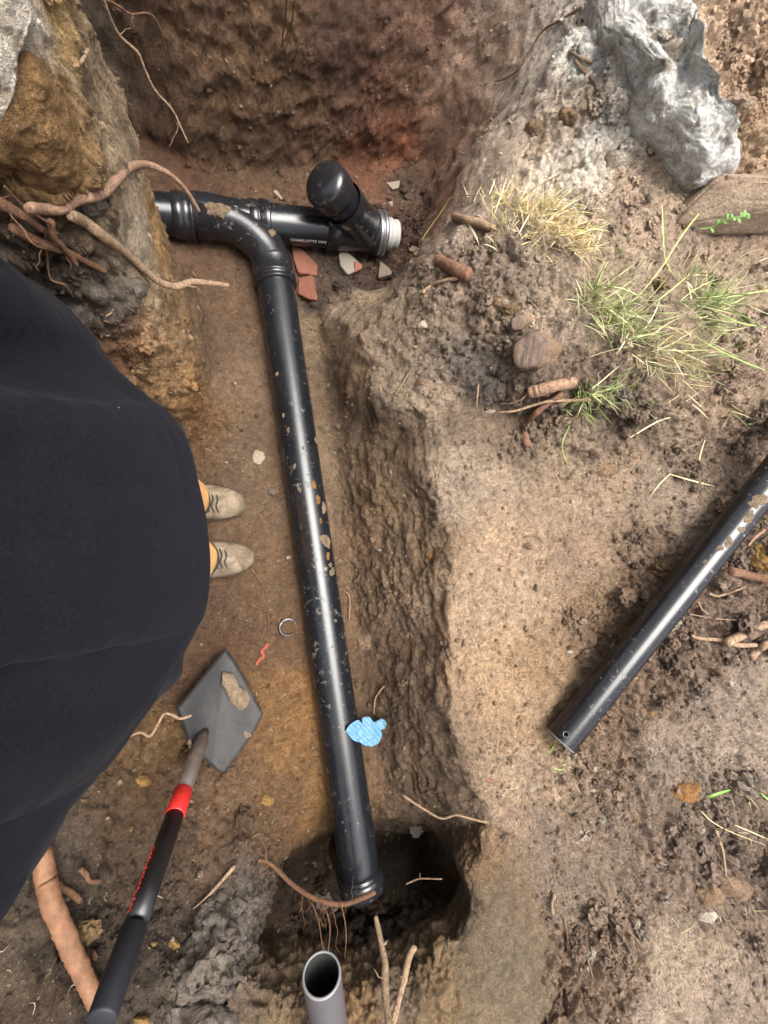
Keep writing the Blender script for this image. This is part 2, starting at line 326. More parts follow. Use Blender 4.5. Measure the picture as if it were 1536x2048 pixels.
# scraped streaks run along the trench wall
A_ = R_(-18); along = P32[..., 0]*math.sin(A_)+P32[..., 1]*math.cos(A_); across = P32[..., 0]*math.cos(A_)-P32[..., 1]*math.sin(A_)
S = np.stack([across*60+P32[..., 2]*45, along*9-P32[..., 2]*10, P32[..., 2]*30], -1).astype(np.float32)
S += 2.6*fbm(P32, 11, 3, 70)[..., None]
streak = 1-np.abs(fbm(S, .6, 3, 75))*2.2
streakmask = np.clip((P32[..., 0]-.3)*8, 0, 1)*np.clip((.66-P32[..., 0])*10, 0, 1)*np.clip((.5-P32[..., 1])*4, 0, 1)*np.clip((steep-.12)*5, 0, 1)
clod = np.clip(.62-w1, -.3, 1)*np.clip((wv-.25)*3, 0, 1)
clod2 = np.clip(.6-v1, -.2, 1)*(.4+.6*vv)
ax_y = P32[..., 1]; ax_x = .124+(ax_y-.784)*(.374-.124)/(-.941-.784); dpx = np.abs(P32[..., 0]-ax_x)
bank = np.exp(-((dpx-.052)/.020)**2)*np.clip((ax_y+.85)*8, 0, 1)*np.clip((.72-ax_y)*8, 0, 1)*np.clip(.5+1.3*fbm(P32, 9, 2, 260), 0, 1.3)
d = .016*bank+.022*big*(.4+AMP)+.018*mid*(.22+1.25*AMP)+.016*np.clip(AMP-.5, 0, 1)*np.clip(1-np.abs(fbm(Wp, 12, 3, 240))*5, -.4, 1)+.0060*fine*(.5+.5*AMP)+.022*clod*np.clip(AMP-.35, 0, 2)+.010*clod2*np.clip(AMP-.1, 0, 2)
crack = -np.clip(.10-(w2-w1), 0, 1)*.09*np.clip(AMP-.12, 0, 1.2)
d += crack+.010*streak*streakmask*(.5+1.2*np.clip(big+.3, 0, 1))
edge = np.minimum.reduce([xx*st/12, yy*st/12, (NX-1-xx*st)/12, (NY-1-yy*st)/12]).clip(0, 1)
PD = P+N0*(d*edge)[..., None]
N1 = gnormal(PD)
# colour variation that belongs to the soil: mottling, damp darker crumbs, pale dry crusts
m1 = fbm(Wp, 13, 4, 110); m2 = fbm(Wp, 55, 3, 120)
COL = COL*(1+.20*m1+.20*m2+.12*fine)[..., None]
COL = COL*(1+.25*np.stack([m1*.1, 0*m1, -m1*.2], -1))
COL = np.clip(COL, .01, .8)
bvh2 = quick_bvh(PD, 3)
def G(px, py): return hit(px, py, bvh2)
def A(px, py, lift=0.0): return D(px, py, G(px, py)[2]-lift)
def down(x, y, off=0):
    r = bvh2.ray_cast(Vector((x, y, 3)), Vector((0, 0, -1)))
    return Vector((x, y, (r[0].z if r[0] else .3)+off)), (r[1] if r[0] else Vector((0, 0, 1)))

# ------------------------------------------------------------------ object helpers
def tag(o, label=None, cat=None, group=None, kind=None):
    for k, v in (('label', label), ('category', cat), ('group', group), ('kind', kind)):
        if v: o[k] = v
    return o
def link(name, me, mat=None, parent=None):
    o = bpy.data.objects.new(name, me); C.objects.link(o)
    if mat: me.materials.append(mat)
    if parent: o.parent = parent; o.matrix_parent_inverse = parent.matrix_world.inverted()
    return o
def empty(name, loc=(0, 0, 0)):
    o = bpy.data.objects.new(name, None); C.objects.link(o); o.location = loc; o.empty_display_size = .05
    bpy.context.view_layer.update(); return o
def mesh(name, V, F, mat=None, parent=None, smooth=True):
    me = bpy.data.meshes.new(name); me.from_pydata([tuple(v) for v in V], [], F)
    if smooth: me.polygons.foreach_set('use_smooth', [True]*len(me.polygons))
    me.update(); return link(name, me, mat, parent)
def catmull(P_, n=6):
    P_ = [Vector(p) for p in P_]
    if len(P_) < 3: return [P_[0].lerp(P_[-1], i/n) for i in range(n+1)]
    Q = [P_[0]*2-P_[1]]+P_+[P_[-1]*2-P_[-2]]; out = []
    for i in range(1, len(Q)-2):
        a, b, c, e = Q[i-1:i+3]
        for k in range(n):
            t = k/n; out.append(.5*((2*b)+(c-a)*t+(2*a-5*b+4*c-e)*t*t+(3*b-a-3*c+e)*t**3))
    out.append(P_[-1]); return out
def tube_data(path, radii, seg=20, caps=True, wob=0, sd=0, ov=None):
    V = []; F = []; n = len(path); up = None
    rr = random.Random(sd)
    for i, p in enumerate(path):
        t = (path[min(i+1, n-1)]-path[max(i-1, 0)]).normalized()
        if up is None: up = t.orthogonal().normalized()
        else: up = (up-t*up.dot(t)).normalized()
        bi = t.cross(up); r = radii[i] if hasattr(radii, '__len__') else radii
        for k in range(seg):
            a = 2*math.pi*k/seg
            q = r*(1+wob*.35*(rr.random()-.5)+(wob*.45*math.sin(a*2+i*.04+sd)))
            V.append(p+up*(math.cos(a)*q)+bi*(math.sin(a)*q))
    for i in range(n-1):
        for k in range(seg):
            F.append((i*seg+k, i*seg+(k+1) % seg, (i+1)*seg+(k+1) % seg, (i+1)*seg+k))
    if caps:
        F.append(tuple(range(seg))[::-1]); F.append(tuple((n-1)*seg+k for k in range(seg)))
    return V, F
def join(*vf):
    V = []; F = []
    for v, f in vf:
        o = len(V); V += list(v); F += [tuple(i+o for i in q) for q in f]
    return V, F
def lathe(p0, p1, prof, seg=48, caps=True):
    """profile of (t, r) along the axis p0->p1, t in metres from p0"""
    p0, p1 = Vector(p0), Vector(p1); ax = (p1-p0).normalized(); up = ax.orthogonal().normalized(); bi = ax.cross(up)
    V = []; F = []
    for t, r in prof:
        for k in range(seg):
            a = 2*math.pi*k/seg; V.append(p0+ax*t+up*(math.cos(a)*r)+bi*(math.sin(a)*r))
    for i in range(len(prof)-1):
        for k in range(seg): F.append((i*seg+k, i*seg+(k+1) % seg, (i+1)*seg+(k+1) % seg, (i+1)*seg+k))
    if caps: F.append(tuple(range(seg))[::-1]); F.append(tuple((len(prof)-1)*seg+k for k in range(seg)))
    return V, F

# ------------------------------------------------------------------ materials
def mat(name, col=(.5, .5, .5), rough=.6, metal=0, spec=.5):
    m = bpy.data.materials.new(name); m.use_nodes = True; b = m.node_tree.nodes['Principled BSDF']
    b.inputs['Base Color'].default_value = (*col, 1); b.inputs['Roughness'].default_value = rough
    b.inputs['Metallic'].default_value = metal; b.inputs['Specular IOR Level'].default_value = spec
    return m, m.node_tree, b
def nd(t, typ, **kw):
    n = t.nodes.new(typ)
    for k, v in kw.items():
        if k in n.inputs: n.inputs[k].default_value = v
        else: setattr(n, k, v)
    return n
def noise(t, scale, detail=4, rough=.6, vec=None, dist=0):
    n = nd(t, 'ShaderNodeTexNoise', Scale=scale, Detail=detail, Roughness=rough, Distortion=dist)
    if vec: t.links.new(vec, n.inputs['Vector'])
    return n
def ramp(t, src, stops):
    r = t.nodes.new('ShaderNodeValToRGB'); e = r.color_ramp.elements
    while len(e) < len(stops): e.new(.5)
    for k, (p, c) in enumerate(stops):
        e[k].position = p; e[k].color = (c, c, c, 1) if not hasattr(c, '__len__') else (*c, 1)
    t.links.new(src, r.inputs[0]); return r
def mix(t, fac, a, b, mode='MIX'):
    m = t.nodes.new('ShaderNodeMix'); m.data_type = 'RGBA'; m.blend_type = mode
    for s, v in ((m.inputs[0], fac), (m.inputs[6], a), (m.inputs[7], b)):
        if hasattr(v, 'links') or hasattr(v, 'is_linked'): t.links.new(v, s)
        else: s.default_value = v if s == m.inputs[0] else (*v, 1)
    return m.outputs[2]
def bump(t, b, height, dist, strength=1, prev=None):
    n = nd(t, 'ShaderNodeBump', Strength=strength, Distance=dist); t.links.new(height, n.inputs['Height'])
    if prev: t.links.new(prev.outputs[0], n.inputs['Normal'])
    t.links.new(n.outputs[0], b.inputs['Normal']); return n

def soil_material(name='soil', attr=True, col=(.2, .13, .08), grain=1.0, warm=True):
    m, t, b = mat(name, rough=.85, spec=.35)
    co = nd(t, 'ShaderNodeTexCoord').outputs['Object']
    if attr:
        a = nd(t, 'ShaderNodeAttribute', attribute_name='Col'); base = a.outputs['Color']
    else:
        r = nd(t, 'ShaderNodeRGB'); r.outputs[0].default_value = (*col, 1); base = r.outputs[0]
    n1 = noise(t, 180*grain, 5, .7, co); n2 = noise(t, 48*grain, 6, .7, co, .6); n3 = noise(t, 560, 3, .6, co)
    vr = ramp(t, n1.outputs[0], [(.28, .48), (.5, .98), (.72, 1.55)])
    v2 = ramp(t, n2.outputs[0], [(.32, .70), (.5, 1.0), (.68, 1.28)])
    c = mix(t, 1.0, base, vr.outputs[0], 'MULTIPLY'); c = mix(t, 1.0, c, v2.outputs[0], 'MULTIPLY')
    # pale grit and fibre flecks, sparse dark bits
    vo = nd(t, 'ShaderNodeTexVoronoi', Scale=150); t.links.new(co, vo.inputs['Vector'])
    fl = ramp(t, vo.outputs['Distance'], [(.10, 1.0), (.17, 0.0)])
    pick = t.nodes.new('ShaderNodeSeparateColor'); t.links.new(vo.outputs['Color'], pick.inputs[0])
    pk = ramp(t, pick.outputs[0], [(.80, 0.0), (.86, .75)])
    fm = mix(t, 1.0, fl.outputs[0], pk.outputs[0], 'MULTIPLY')
    c = mix(t, fm, c, (.62, .52, .40))
    pk2 = ramp(t, pick.outputs[1], [(.86, 0.0), (.9, .7)]); fm2 = mix(t, 1.0, fl.outputs[0], pk2.outputs[0], 'MULTIPLY')
    c = mix(t, fm2, c, (.06, .04, .03))
    t.links.new(c, b.inputs['Base Color'])
    rr = ramp(t, n2.outputs[0], [(.35, .92), (.65, .6)]); t.links.new(rr.outputs[0], b.inputs['Roughness'])
    p = bump(t, b, n2.outputs[0], .030, 1.0)
    p = bump(t, b, n1.outputs[0], .013, 1.0, p)
    vc = nd(t, 'ShaderNodeTexVoronoi', Scale=42, feature='DISTANCE_TO_EDGE')
    wv_ = nd(t, 'ShaderNodeVectorMath', operation='MULTIPLY_ADD'); t.links.new(n2.outputs['Color'], wv_.inputs[0]); wv_.inputs[1].default_value = (.035, .035, .035); t.links.new(co, wv_.inputs[2])
    t.links.new(wv_.outputs[0], vc.inputs['Vector'])
    cr = ramp(t, vc.outputs[0], [(.0, 0.0), (.05, 1.0)])
    p = bump(t, b, cr.outputs[0], .004, .8, p)
    p = bump(t, b, n3.outputs[0], .0035, 1.0, p)
    return m
M_soil = soil_material()
def soilc(name, rgb, g=1.0): return soil_material(name, False, tuple(srgb(rgb)), g)
M_mud = soilc('dried_mud', (150, 128, 104)); M_mudo = soilc('orange_clay', (156, 112, 66)); M_mudd = soilc('dark_soil', (92, 74, 60))
M_clod = soilc('clod', (150, 122, 94)); M_yclod = soilc('yellow_clod', (160, 124, 70))
M_bulge = soilc('yellow_clay', (136, 104, 66)); M_stone = soilc('stone', (146, 120, 98), .6)

def plastic_mat(name, base, rough, dust=(.30, .26, .21), amount=.5, scr=1.0):
    m, t, b = mat(name, base, rough, 0, .5)
    co = nd(t, 'ShaderNodeTexCoord').outputs['Object']
    n = noise(t, 45, 8, .75, co); s = ramp(t, n.outputs[0], [(.62-.10*amount, 0.0), (.72-.06*amount, .75)])
    n_ = noise(t, 5, 2, .5, co); s_ = ramp(t, n_.outputs[0], [(.42, 0.0), (.62, 1.0)])
    d1 = mix(t, 1.0, s.outputs[0], s_.outputs[0], 'MULTIPLY')
    n2 = noise(t, 260, 3, .6, co); s2 = ramp(t, n2.outputs[0], [(.70, 0.0), (.76, .8)])
    f = mix(t, 1.0, d1, s2.outputs[0], 'LIGHTEN')
    film = noise(t, 14, 5, .7, co); ff = ramp(t, film.outputs[0], [(.45, 0.0), (.9, .08*amount)])
    f = mix(t, 1.0, f, ff.outputs[0], 'LIGHTEN')
    c = mix(t, f, base, dust); t.links.new(c, b.inputs['Base Color'])
    r = mix(t, f, (rough,)*3, (.9, .9, .9)); t.links.new(r, b.inputs['Roughness'])
    bp = bump(t, b, film.outputs[0], .002, .15); bump(t, b, f, .0008, .6, bp)
    return m
M_pipe = plastic_mat('black_pipe_plastic', (.006, .007, .009), .25, amount=.42)
M_fit = plastic_mat('black_fitting_plastic', (.010, .010, .012), .20, amount=.45)
M_pipe2 = plastic_mat('black_pipe_glossy', (.005, .005, .007), .22, (.45, .40, .37), amount=.30)
M_greypipe = plastic_mat('worn_grey_pipe', (.07, .065, .07), .45, (.24, .21, .20), amount=1.3)
M_inside = mat('pipe_inside', (.03, .032, .03), .5)[0]
def simple(name, rgb, rough=.6, metal=0, nz=120, va=.25, bd=.0006, bs=.5):
    m, t, b = mat(name, tuple(srgb(rgb)), rough, metal)
    co = nd(t, 'ShaderNodeTexCoord').outputs['Object']; n = noise(t, nz, 5, .7, co)
    r = ramp(t, n.outputs[0], [(.25, 1-va), (.75, 1+va)])
    c = mix(t, 1.0, tuple(srgb(rgb)), r.outputs[0], 'MULTIPLY'); t.links.new(c, b.inputs['Base Color'])
    bump(t, b, n.outputs[0], bd, bs); return m
M_steel = simple('steel', (150, 150, 150), .35, .9)
M_greyrub = simple('grey_rubber', (150, 148, 144), .6)
M_text = mat('print_white', (.55, .55, .55), .6)[0]
M_red = simple('red_plastic', (176, 34, 30), .5, nz=60, va=.25)
M_black = simple('shovel_handle_black', (22, 22, 24), .38, va=.2)
M_grip = simple('rubber_grip', (20, 21, 27), .6, va=.2)
M_orange = simple('orange_plastic', (118, 54, 36), .7, nz=300, va=.5)
M_glove = simple('blue_nitrile', (84, 124, 150), .55, nz=90, va=.10, bd=.002)
M_brick = simple('brick', (108, 66, 50), .85, nz=90, va=.3, bd=.002)
M_mortar = simple('mortar', (112, 104, 94), .9, nz=90, va=.2, bd=.002)
M_chip = simple('white_chip', (122, 110, 94), .85, nz=200, va=.5)
M_conc = None

def bark(name, rgb, dirt=(110, 84, 62)):
    m, t, b = mat(name, rough=.75)
    co = nd(t, 'ShaderNodeTexCoord').outputs['Object']
    n = noise(t, 55, 8, .8, co, 2.5); n2 = noise(t, 300, 4, .6, co)
    r = ramp(t, n.outputs[0], [(.38, tuple(srgb(dirt))), (.53, tuple(srgb(rgb)*.85)), (.72, tuple(np.clip(srgb(rgb)*1.35, 0, 1)))])
    r2 = ramp(t, n2.outputs[0], [(.3, .7), (.7, 1.2)])
    t.links.new(mix(t, 1.0, r.outputs[0], r2.outputs[0], 'MULTIPLY'), b.inputs['Base Color'])
    p = bump(t, b, n.outputs[0], .006, 1.0); bump(t, b, n2.outputs[0], .002, .8, p); return m
M_root = bark('root_bark', (168, 132, 106)); M_rootp = bark('pale_root', (176, 146, 116), (108, 82, 60)); M_rootd = bark('brown_root', (138, 100, 74), (84, 60, 44))
M_rooto = bark('orange_root', (122, 84, 56), (72, 50, 36)); M_thick = simple('smooth_orange_bark', (112, 78, 54), .75, nz=38, va=.45, bd=.004, bs=.8); M_twig = bark('dry_twig', (152, 126, 98), (96, 76, 58))
M_barkd = bark('dirty_bark', (140, 112, 86), (84, 66, 50)); M_wood = None
def cutwood():
    m, t, b = mat('cut_wood', rough=.8)
    co = nd(t, 'ShaderNodeTexCoord').outputs['Object']
    mp = nd(t, 'ShaderNodeMapping'); mp.inputs['Scale'].default_value = (130, 18, 40); mp.inputs['Rotation'].default_value = (0, 0, .25); t.links.new(co, mp.inputs[0])
    n = noise(t, 1, 5, .65, mp.outputs[0], .4)
    r = ramp(t, n.outputs[0], [(.34, tuple(srgb((66, 54, 48)))), (.5, tuple(srgb((104, 88, 76)))), (.66, tuple(srgb((128, 106, 88))))])
    t.links.new(r.outputs[0], b.inputs['Base Color']); bump(t, b, n.outputs[0], .0015, .6); return m
M_wood = cutwood()
def grassmat(name, a, c):
    m, t, b = mat(name, rough=.55)
    oi = nd(t, 'ShaderNodeAttribute', attribute_name='Col')
    t.links.new(oi.outputs['Color'], b.inputs['Base Color'])
    b.inputs['Subsurface Weight'].default_value = 0
    return m
M_grass = grassmat('grass_blades', 0, 0)

# ------------------------------------------------------------------ ground
me = bpy.data.meshes.new('ground')
n = NX*NY; me.vertices.add(n); me.vertices.foreach_set('co', PD.reshape(-1).astype(np.float32))
idx = np.arange(n, dtype=np.int32).reshape(NY, NX)
f = np.stack([idx[:-1, :-1], idx[:-1, 1:], idx[1:, 1:], idx[1:, :-1]], -1).reshape(-1)
nf = len(f)//4; me.loops.add(len(f)); me.loops.foreach_set('vertex_index', f)
me.polygons.add(nf); me.polygons.foreach_set('loop_start', np.arange(0, len(f), 4, dtype=np.int32)); me.polygons.foreach_set('loop_total', np.full(nf, 4, np.int32))
me.polygons.foreach_set('use_smooth', np.ones(nf, bool)); me.update(calc_edges=True)
ca = me.color_attributes.new('Col', 'FLOAT_COLOR', 'POINT')
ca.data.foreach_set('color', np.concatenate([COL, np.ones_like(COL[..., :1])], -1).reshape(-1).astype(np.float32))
ground = link('ground', me, M_soil); tag(ground, kind='structure')
# bank that overhangs the pit: smooth mud plate on the right, rough clods along the bottom
def undercut():
    rim = [(990,1590,.335),(972,1680,.335),(948,1740,.335),(950,1800,.335),(957,1850,.33),(934,1893,.33),(895,1915,.33),(862,1945,.325),(805,1985,.315),(760,2000,.31),(700,2008,.30),(640,1992,.30),(600,1985,.30),(560,2003,.30),(520,2000,.30),(478,1968,.30)]
    out = [(1030,1560,.335),(1075,1660,.335),(1090,1740,.335),(1110,1820,.33),(1140,1920,.345),(1150,2040,.36),(1080,2140,.36),(1000,2200,.36),(900,2240,.36),(820,2250,.36),(740,2260,.36),(660,2260,.36),(600,2250,.36),(540,2240,.36),(480,2230,.36),(400,2120,.34)]
    a = catmull([W(*q) for q in rim], 28); b = catmull([W(*q) for q in out], 28); a = np.array([tuple(v) for v in a]); b = np.array([tuple(v) for v in b]); n = len(a); m_ = 130
    dirv = b-a; dirv[:, 2] = 0; dirv /= np.linalg.norm(dirv, axis=1, keepdims=True); rows = []
    jag = fbm(a.astype(np.float32), 16, 3, 501)*.018
    a = a+dirv*jag[:, None]
    for j in range(m_, -1, -1):            # underside, from far back to the rim
        t = (j/m_)**1.3; p = a*(1-t*.8)+b*(t*.8); p[:, 2] = a[:, 2]-.035-.10*np.sin(min(1, t*5)*math.pi/2)-.25*t; rows.append(p)
    for j in range(m_+40):
        t = (j/(m_+39))**1.15; p = a*(1-t)+b*t; lip = math.exp(-t*22)*.035; p[:, 2] = p[:, 2]-lip-.03*np.clip((t-.8)/.2, 0, 1); rows.append(p)
    Q = np.stack(rows, 0); Nn = gnormal(Q); Nn[m_+20:] *= np.sign(Nn[m_+60, n//2, 2] or 1); Nn[:m_+20] *= np.sign(Nn[m_+60, n//2, 2] or 1)
    if Nn[m_+60, n//2, 2] < 0: Nn = -Nn
    cc_ = [(1000,1900,(108,94,74),.04),(1040,1980,(110,96,76),.04),(960,1960,(104,90,70),.06),(1100,2040,(110,96,76),.06),(990,1860,(106,92,72),.06),(975,1820,(108,92,72),.2),(880,2010,(126,104,76),1.1),(940,2040,(120,102,80),.4),(800,2000,(122,104,86),1.2),(720,2030,(132,104,72),1.2),(640,2010,(116,96,72),1.2),(560,2020,(126,106,80),1.4),(500,1990,(118,102,84),1.3),(960,1720,(122,98,72),.8),(975,1640,(140,114,88),.6),(1040,1700,(124,104,84),.5),(1060,1800,(122,100,80),.6),(860,1960,(116,94,68),1.2)]
    ct = np.array([(*W(x, y, .32), *srgb(c), a_) for x, y, c, a_ in cc_], np.float32); ct[:, 3:6] *= 1.1
    Q32 = Q.astype(np.float32); K = idw(Q32, ct, False); am = K[..., 3]; col = K[..., :3]
    wq = Q32+.022*np.stack([fbm(Q32, 22, 3, 90+k) for k in range(3)], -1); a1, a2, a3 = worley(wq, 26, 20); b1, b2, b3 = worley(wq+.5, 70, 30)
    dd = .010*fbm(Q32, 7, 3, 1)+.018*fbm(wq, 24, 3, 5)*(.12+1.25*am)+.006*fbm(wq, 85, 3, 9)*(.25+.8*am)+.022*np.clip(.62-a1, -.3, 1)*np.clip(am-.35, 0, 2)+.010*np.clip(.6-b1, -.2, 1)*np.clip(am-.1, 0, 2)
    Q = Q+Nn*dd[..., None]; col = col*(1+.2*fbm(wq, 13, 4, 110)+.2*fbm(wq, 55, 3, 120))[..., None]
    idx = np.arange(Q.shape[0]*n).reshape(Q.shape[0], n); f = np.stack([idx[:-1, :-1], idx[:-1, 1:], idx[1:, 1:], idx[1:, :-1]], -1).reshape(-1, 4)
    me = bpy.data.meshes.new('undercut_bank'); me.from_pydata(Q.reshape(-1, 3).tolist(), [], f.tolist()); me.polygons.foreach_set('use_smooth', np.ones(len(f), bool))
    ca = me.color_attributes.new('Col', 'FLOAT_COLOR', 'POINT'); ca.data.foreach_set('color', np.concatenate([np.clip(col, .01, .8), np.ones_like(col[..., :1])], -1).reshape(-1).astype(np.float32))
    tag(link('undercut_bank', me, M_soil), kind='structure')
undercut()
# land beyond the dig, out to the horizon
LZ = [.95, .95, .7, .9]
V = []; F = []
ring = [(X0, Y0), (X1, Y0), (X1, Y1), (X0, Y1)]
for (x, y) in ring: V.append((x*1.0, y*1.0, float(hsamp(np.array([x]), np.array([y]))[0])-.01))
for (x, y) in ((-200, -200), (200, -200), (200, 200), (-200, 200)): V.append((x, y, .9))
F = [(0, 1, 5, 4), (1, 2, 6, 5), (2, 3, 7, 6), (3, 0, 4, 7)]
M_land = soilc('far_soil', (150, 124, 96))
lo = mesh('surrounding_land', V, F, M_land, smooth=False); tag(lo, kind='structure')

#--OBJECTS--
# ------------------------------------------------------------------ drain pipework
pr = .057
a0 = Vector(WF(310, 427, .06)); a1 = Vector(WF(752, 466, .07))      # cross pipe axis
m0 = Vector(WF(548, 545, .045)); m1p = Vector(W(721, 1752, .10))     # long pipe axis
dw = empty('drain_pipework', m0); tag(dw, 'long black drain pipe on the trench floor with tee and capped cleanout', 'drain pipe')
md = (m1p-m0).normalized()
V, F = tube_data([m0+md*(m1p-m0).length*i/60 for i in range(61)], pr, 64); mesh('long_pipe', V, F, M_pipe, dw)
ad = (a1-a0).normalized(); aL = a0-ad*.6
V, F = tube_data([aL+ad*((a1-aL).length*i/40) for i in range(41)], pr, 64); mesh('cross_pipe', V, F, M_pipe, dw)
# tee with a long sweep: body sleeve, two hubs, sweep branch, branch hub
def onax(px, py):   # parameter along cross axis nearest to the pixel ray
    d = Vector(raydir(px, py)); o = Vector((0, 0, CAMH)); w0 = o-a0
    b = d.dot(ad); dd = d.dot(d); e = d.dot(w0); f = ad.dot(w0)
    return (dd*f-b*e)/(dd-b*b)
t1, t2, t3 = onax(345, 425), onax(380, 428), onax(530, 440)
tb = [lathe(a0+ad*t2, a0+ad*t3, [(0, .0590), (.0, .0605), ((t3-t2)*.7, .0605), (t3-t2-.05, .0595)], 64, False)]
sw = catmull([Vector(WF(385, 428, .062)), Vector(WF(425, 432, .064)), Vector(WF(470, 446, .064)), Vector(WF(510, 474, .06)), Vector(WF(538, 510, .052)), m0+md*.02], 8)
tb.append(tube_data(sw, .0600, 64, False))
V, F = join(*tb); tee = mesh('sweep_tee', V, F, M_fit, dw)
hub = [(0, .0585), (.002, .0645), (.008, .0658), (.012, .0645), (.050, .0645), (.056, .066), (.060, .066), (.062, .0585)]
V, F = lathe(a0+ad*t1, a0+ad*(t1+1), [(0, .0575), (.001, .0635), (.03, .0640), (.031, .0622), (.05, .0622), (.052, .064), (.056, .064), (.058, .0580)], 64, False); mesh('hub', V, F, M_fit, tee)
V, F = lathe(a0+ad*(t3-.05), a0+ad*(t3+1), [(0, .0590), (.001, .0630), (.025, .0632), (.027, .0615), (.031, .0615), (.032, .0650), (.058, .0652), (.062, .0645), (.063, .0576)], 64, False); mesh('hub', V, F, M_fit, tee)
V, F = lathe(m0-md*.035, m0+md, hub+[(.075, .0650), (.078, .0670), (.082, .0670), (.084, .0575)], 64, False); mesh('hub', V, F, M_fit, tee)
# wye with riser and cap
e0 = a0+ad*(onax(650, 452)); e1 = a0+ad*(onax(757, 466))
L_ = (e1-e0).length
wy = [lathe(e0, e1, [(0, .0575), (.001, .0635), (.05, .0640), (.056, .0612), (L_-.03, .0612), (L_-.028, .064), (L_, .064)], 64, True)]
b0 = a0+ad*onax(738, 463)+Vector((0, 0, .0)); b1 = D(645, 362, 1.335)
bd_ = (b1-b0); bl = bd_.length; bd_.normalize()
wy.append(lathe(b0, b1, [(0, .0600), (bl*.45, .0600), (bl*.47, .0635), (bl*.62, .0638)], 64, False))
V, F = join(*wy); wye = mesh('wye_fitting', V, F, M_fit, dw)
V, F = lathe(b0, b1, [(bl*.60, .0570), (bl*.86, .0570)], 48, False); mesh('riser_pipe', V, F, M_pipe, wye)
capp = [(bl*.76, .0575), (bl*.762, .0640), (bl*.80, .0655), (bl*.93, .0655), (bl*.96, .0645), (bl*.985, .060), (bl*1.01, .050), (bl*1.03, .034), (bl*1.04, .016), (bl*1.042, .001)]
V, F = lathe(b0, b1, capp, 64, True); mesh('cleanout_cap', V, F, M_fit, wye)
V, F = lathe(e1, e1+ad, [(-.012, .0640), (-.011, .0685), (-.002, .0685), (0, .0650), (.004, .0650), (.005, .0690), (.016, .0690), (.018, .060)], 64, True); mesh('clamp_band', V, F, M_steel, dw)
V, F = lathe(e1+ad*.015, e1+ad, [(0, .052), (.008, .052), (.010, .046), (.018, .046), (.020, .050), (.026, .050), (.028, .043), (.038, .043), (.040, .046), (.050, .045), (.052, .03)], 48, True); mesh('rubber_adapter', V, F, M_greyrub, dw)
# lower coupling
V, F = lathe(m1p-md*.008, m1p, [(0, .0575), (.001, .0620), (.008, .0645), (.014, .0650), (.040, .0650), (.044, .063), (.045, .058)], 64, False); cp = mesh('coupling', V, F, M_fit, dw)
V, F = tube_data(catmull([m1p-md*.01, m1p+md*.012, m1p+md*.030+Vector((0, 0, -.03)), m1p+md*.036+Vector((0, 0, -.09)), m1p+md*.036+Vector((0, 0, -.2))], 6), .0590, 48); mesh('elbow', V, F, M_fit, dw)
# print on the cross pipe
tc = bpy.data.curves.new('print', 'FONT'); tc.body = 'CHARLOTTE PIPE'; tc.size = .0135; tc.extrude = 0; tc.space_character = 1.12; tc.align_x = 'LEFT'
to = bpy.data.objects.new('tmp', tc); C.objects.link(to); bpy.context.view_layer.update()
tm = bpy.data.meshes.new_from_object(to.evaluated_get(bpy.context.evaluated_depsgraph_get())); bpy.data.objects.remove(to)
bm = bmesh.new(); bm.from_mesh(tm); bmesh.ops.subdivide_edges(bm, edges=bm.edges[:], cuts=1); 
s0 = onax(577, 470)
camd = (Vector((0, 0, CAMH))-(a0+ad*s0)); camd = (camd-ad*camd.dot(ad)).normalized(); side = camd.cross(ad)
if side.y > 0: side = -side          # side points towards -Y (down in the photo)
rp = .0574
for v in bm.verts:
    ang = R_(47) - v.co.y/rp
    x = v.co.x
    v.co = a0+ad*(s0+x)+(camd*math.cos(ang)+side*math.sin(ang))*rp
bm.to_mesh(tm); bm.free(); link('print', tm, M_text, dw)
# caked mud on the pipes
def mud(ax0, axd, px, py, sz, r0, parent, m=M_mud, sd=1, thick=.005):
    d = Vector(raydir(px, py)); o = Vector((0, 0, CAMH)); w0 = o-ax0
    b = d.dot(axd); dd = d.dot(d); e = d.dot(w0); f = axd.dot(w0); s = (dd*f-b*e)/(dd-b*b); tt = (b*f-e)/(dd-b*b)
    p = o+d*tt; q = ax0+axd*s; off = (p-q); off -= axd*off.dot(axd)
    upc = (o-q); upc -= axd*upc.dot(axd); upc.normalize(); sd_ = axd.cross(upc)
    x = max(-.99, min(.99, off.dot(sd_)/r0)); a = math.asin(x)
    V = []; F = []; n = 26; m_ = 9; rr = random.Random(sd)
    ph = [rr.random()*6 for _ in range(6)]
    for j in range(m_+1):
        for k in range(n):
            th = 2*math.pi*k/n; rad = sz*(1+.22*math.sin(2*th+ph[3])+.12*math.sin(3*th+ph[0])+.10*math.sin(5*th+ph[1])+.10*math.sin(9*th+ph[2])+.16*rr.uniform(-1, 1))*(j/m_)
            h = thick*(1-(j/m_)**3)*(.7+.6*rr.random())-.001*(j == m_)
            u = rad*math.cos(th)*1.25; v = rad*math.sin(th)
            aa = a+v/r0; V.append(q+axd*u+(upc*math.cos(aa)+sd_*math.sin(aa))*(r0+h))
    for j in range(m_):
        for k in range(n): F.append((j*n+k, j*n+(k+1) % n, (j+1)*n+(k+1) % n, (j+1)*n+k))
    return mesh('mud_patch', V, F, m, parent)
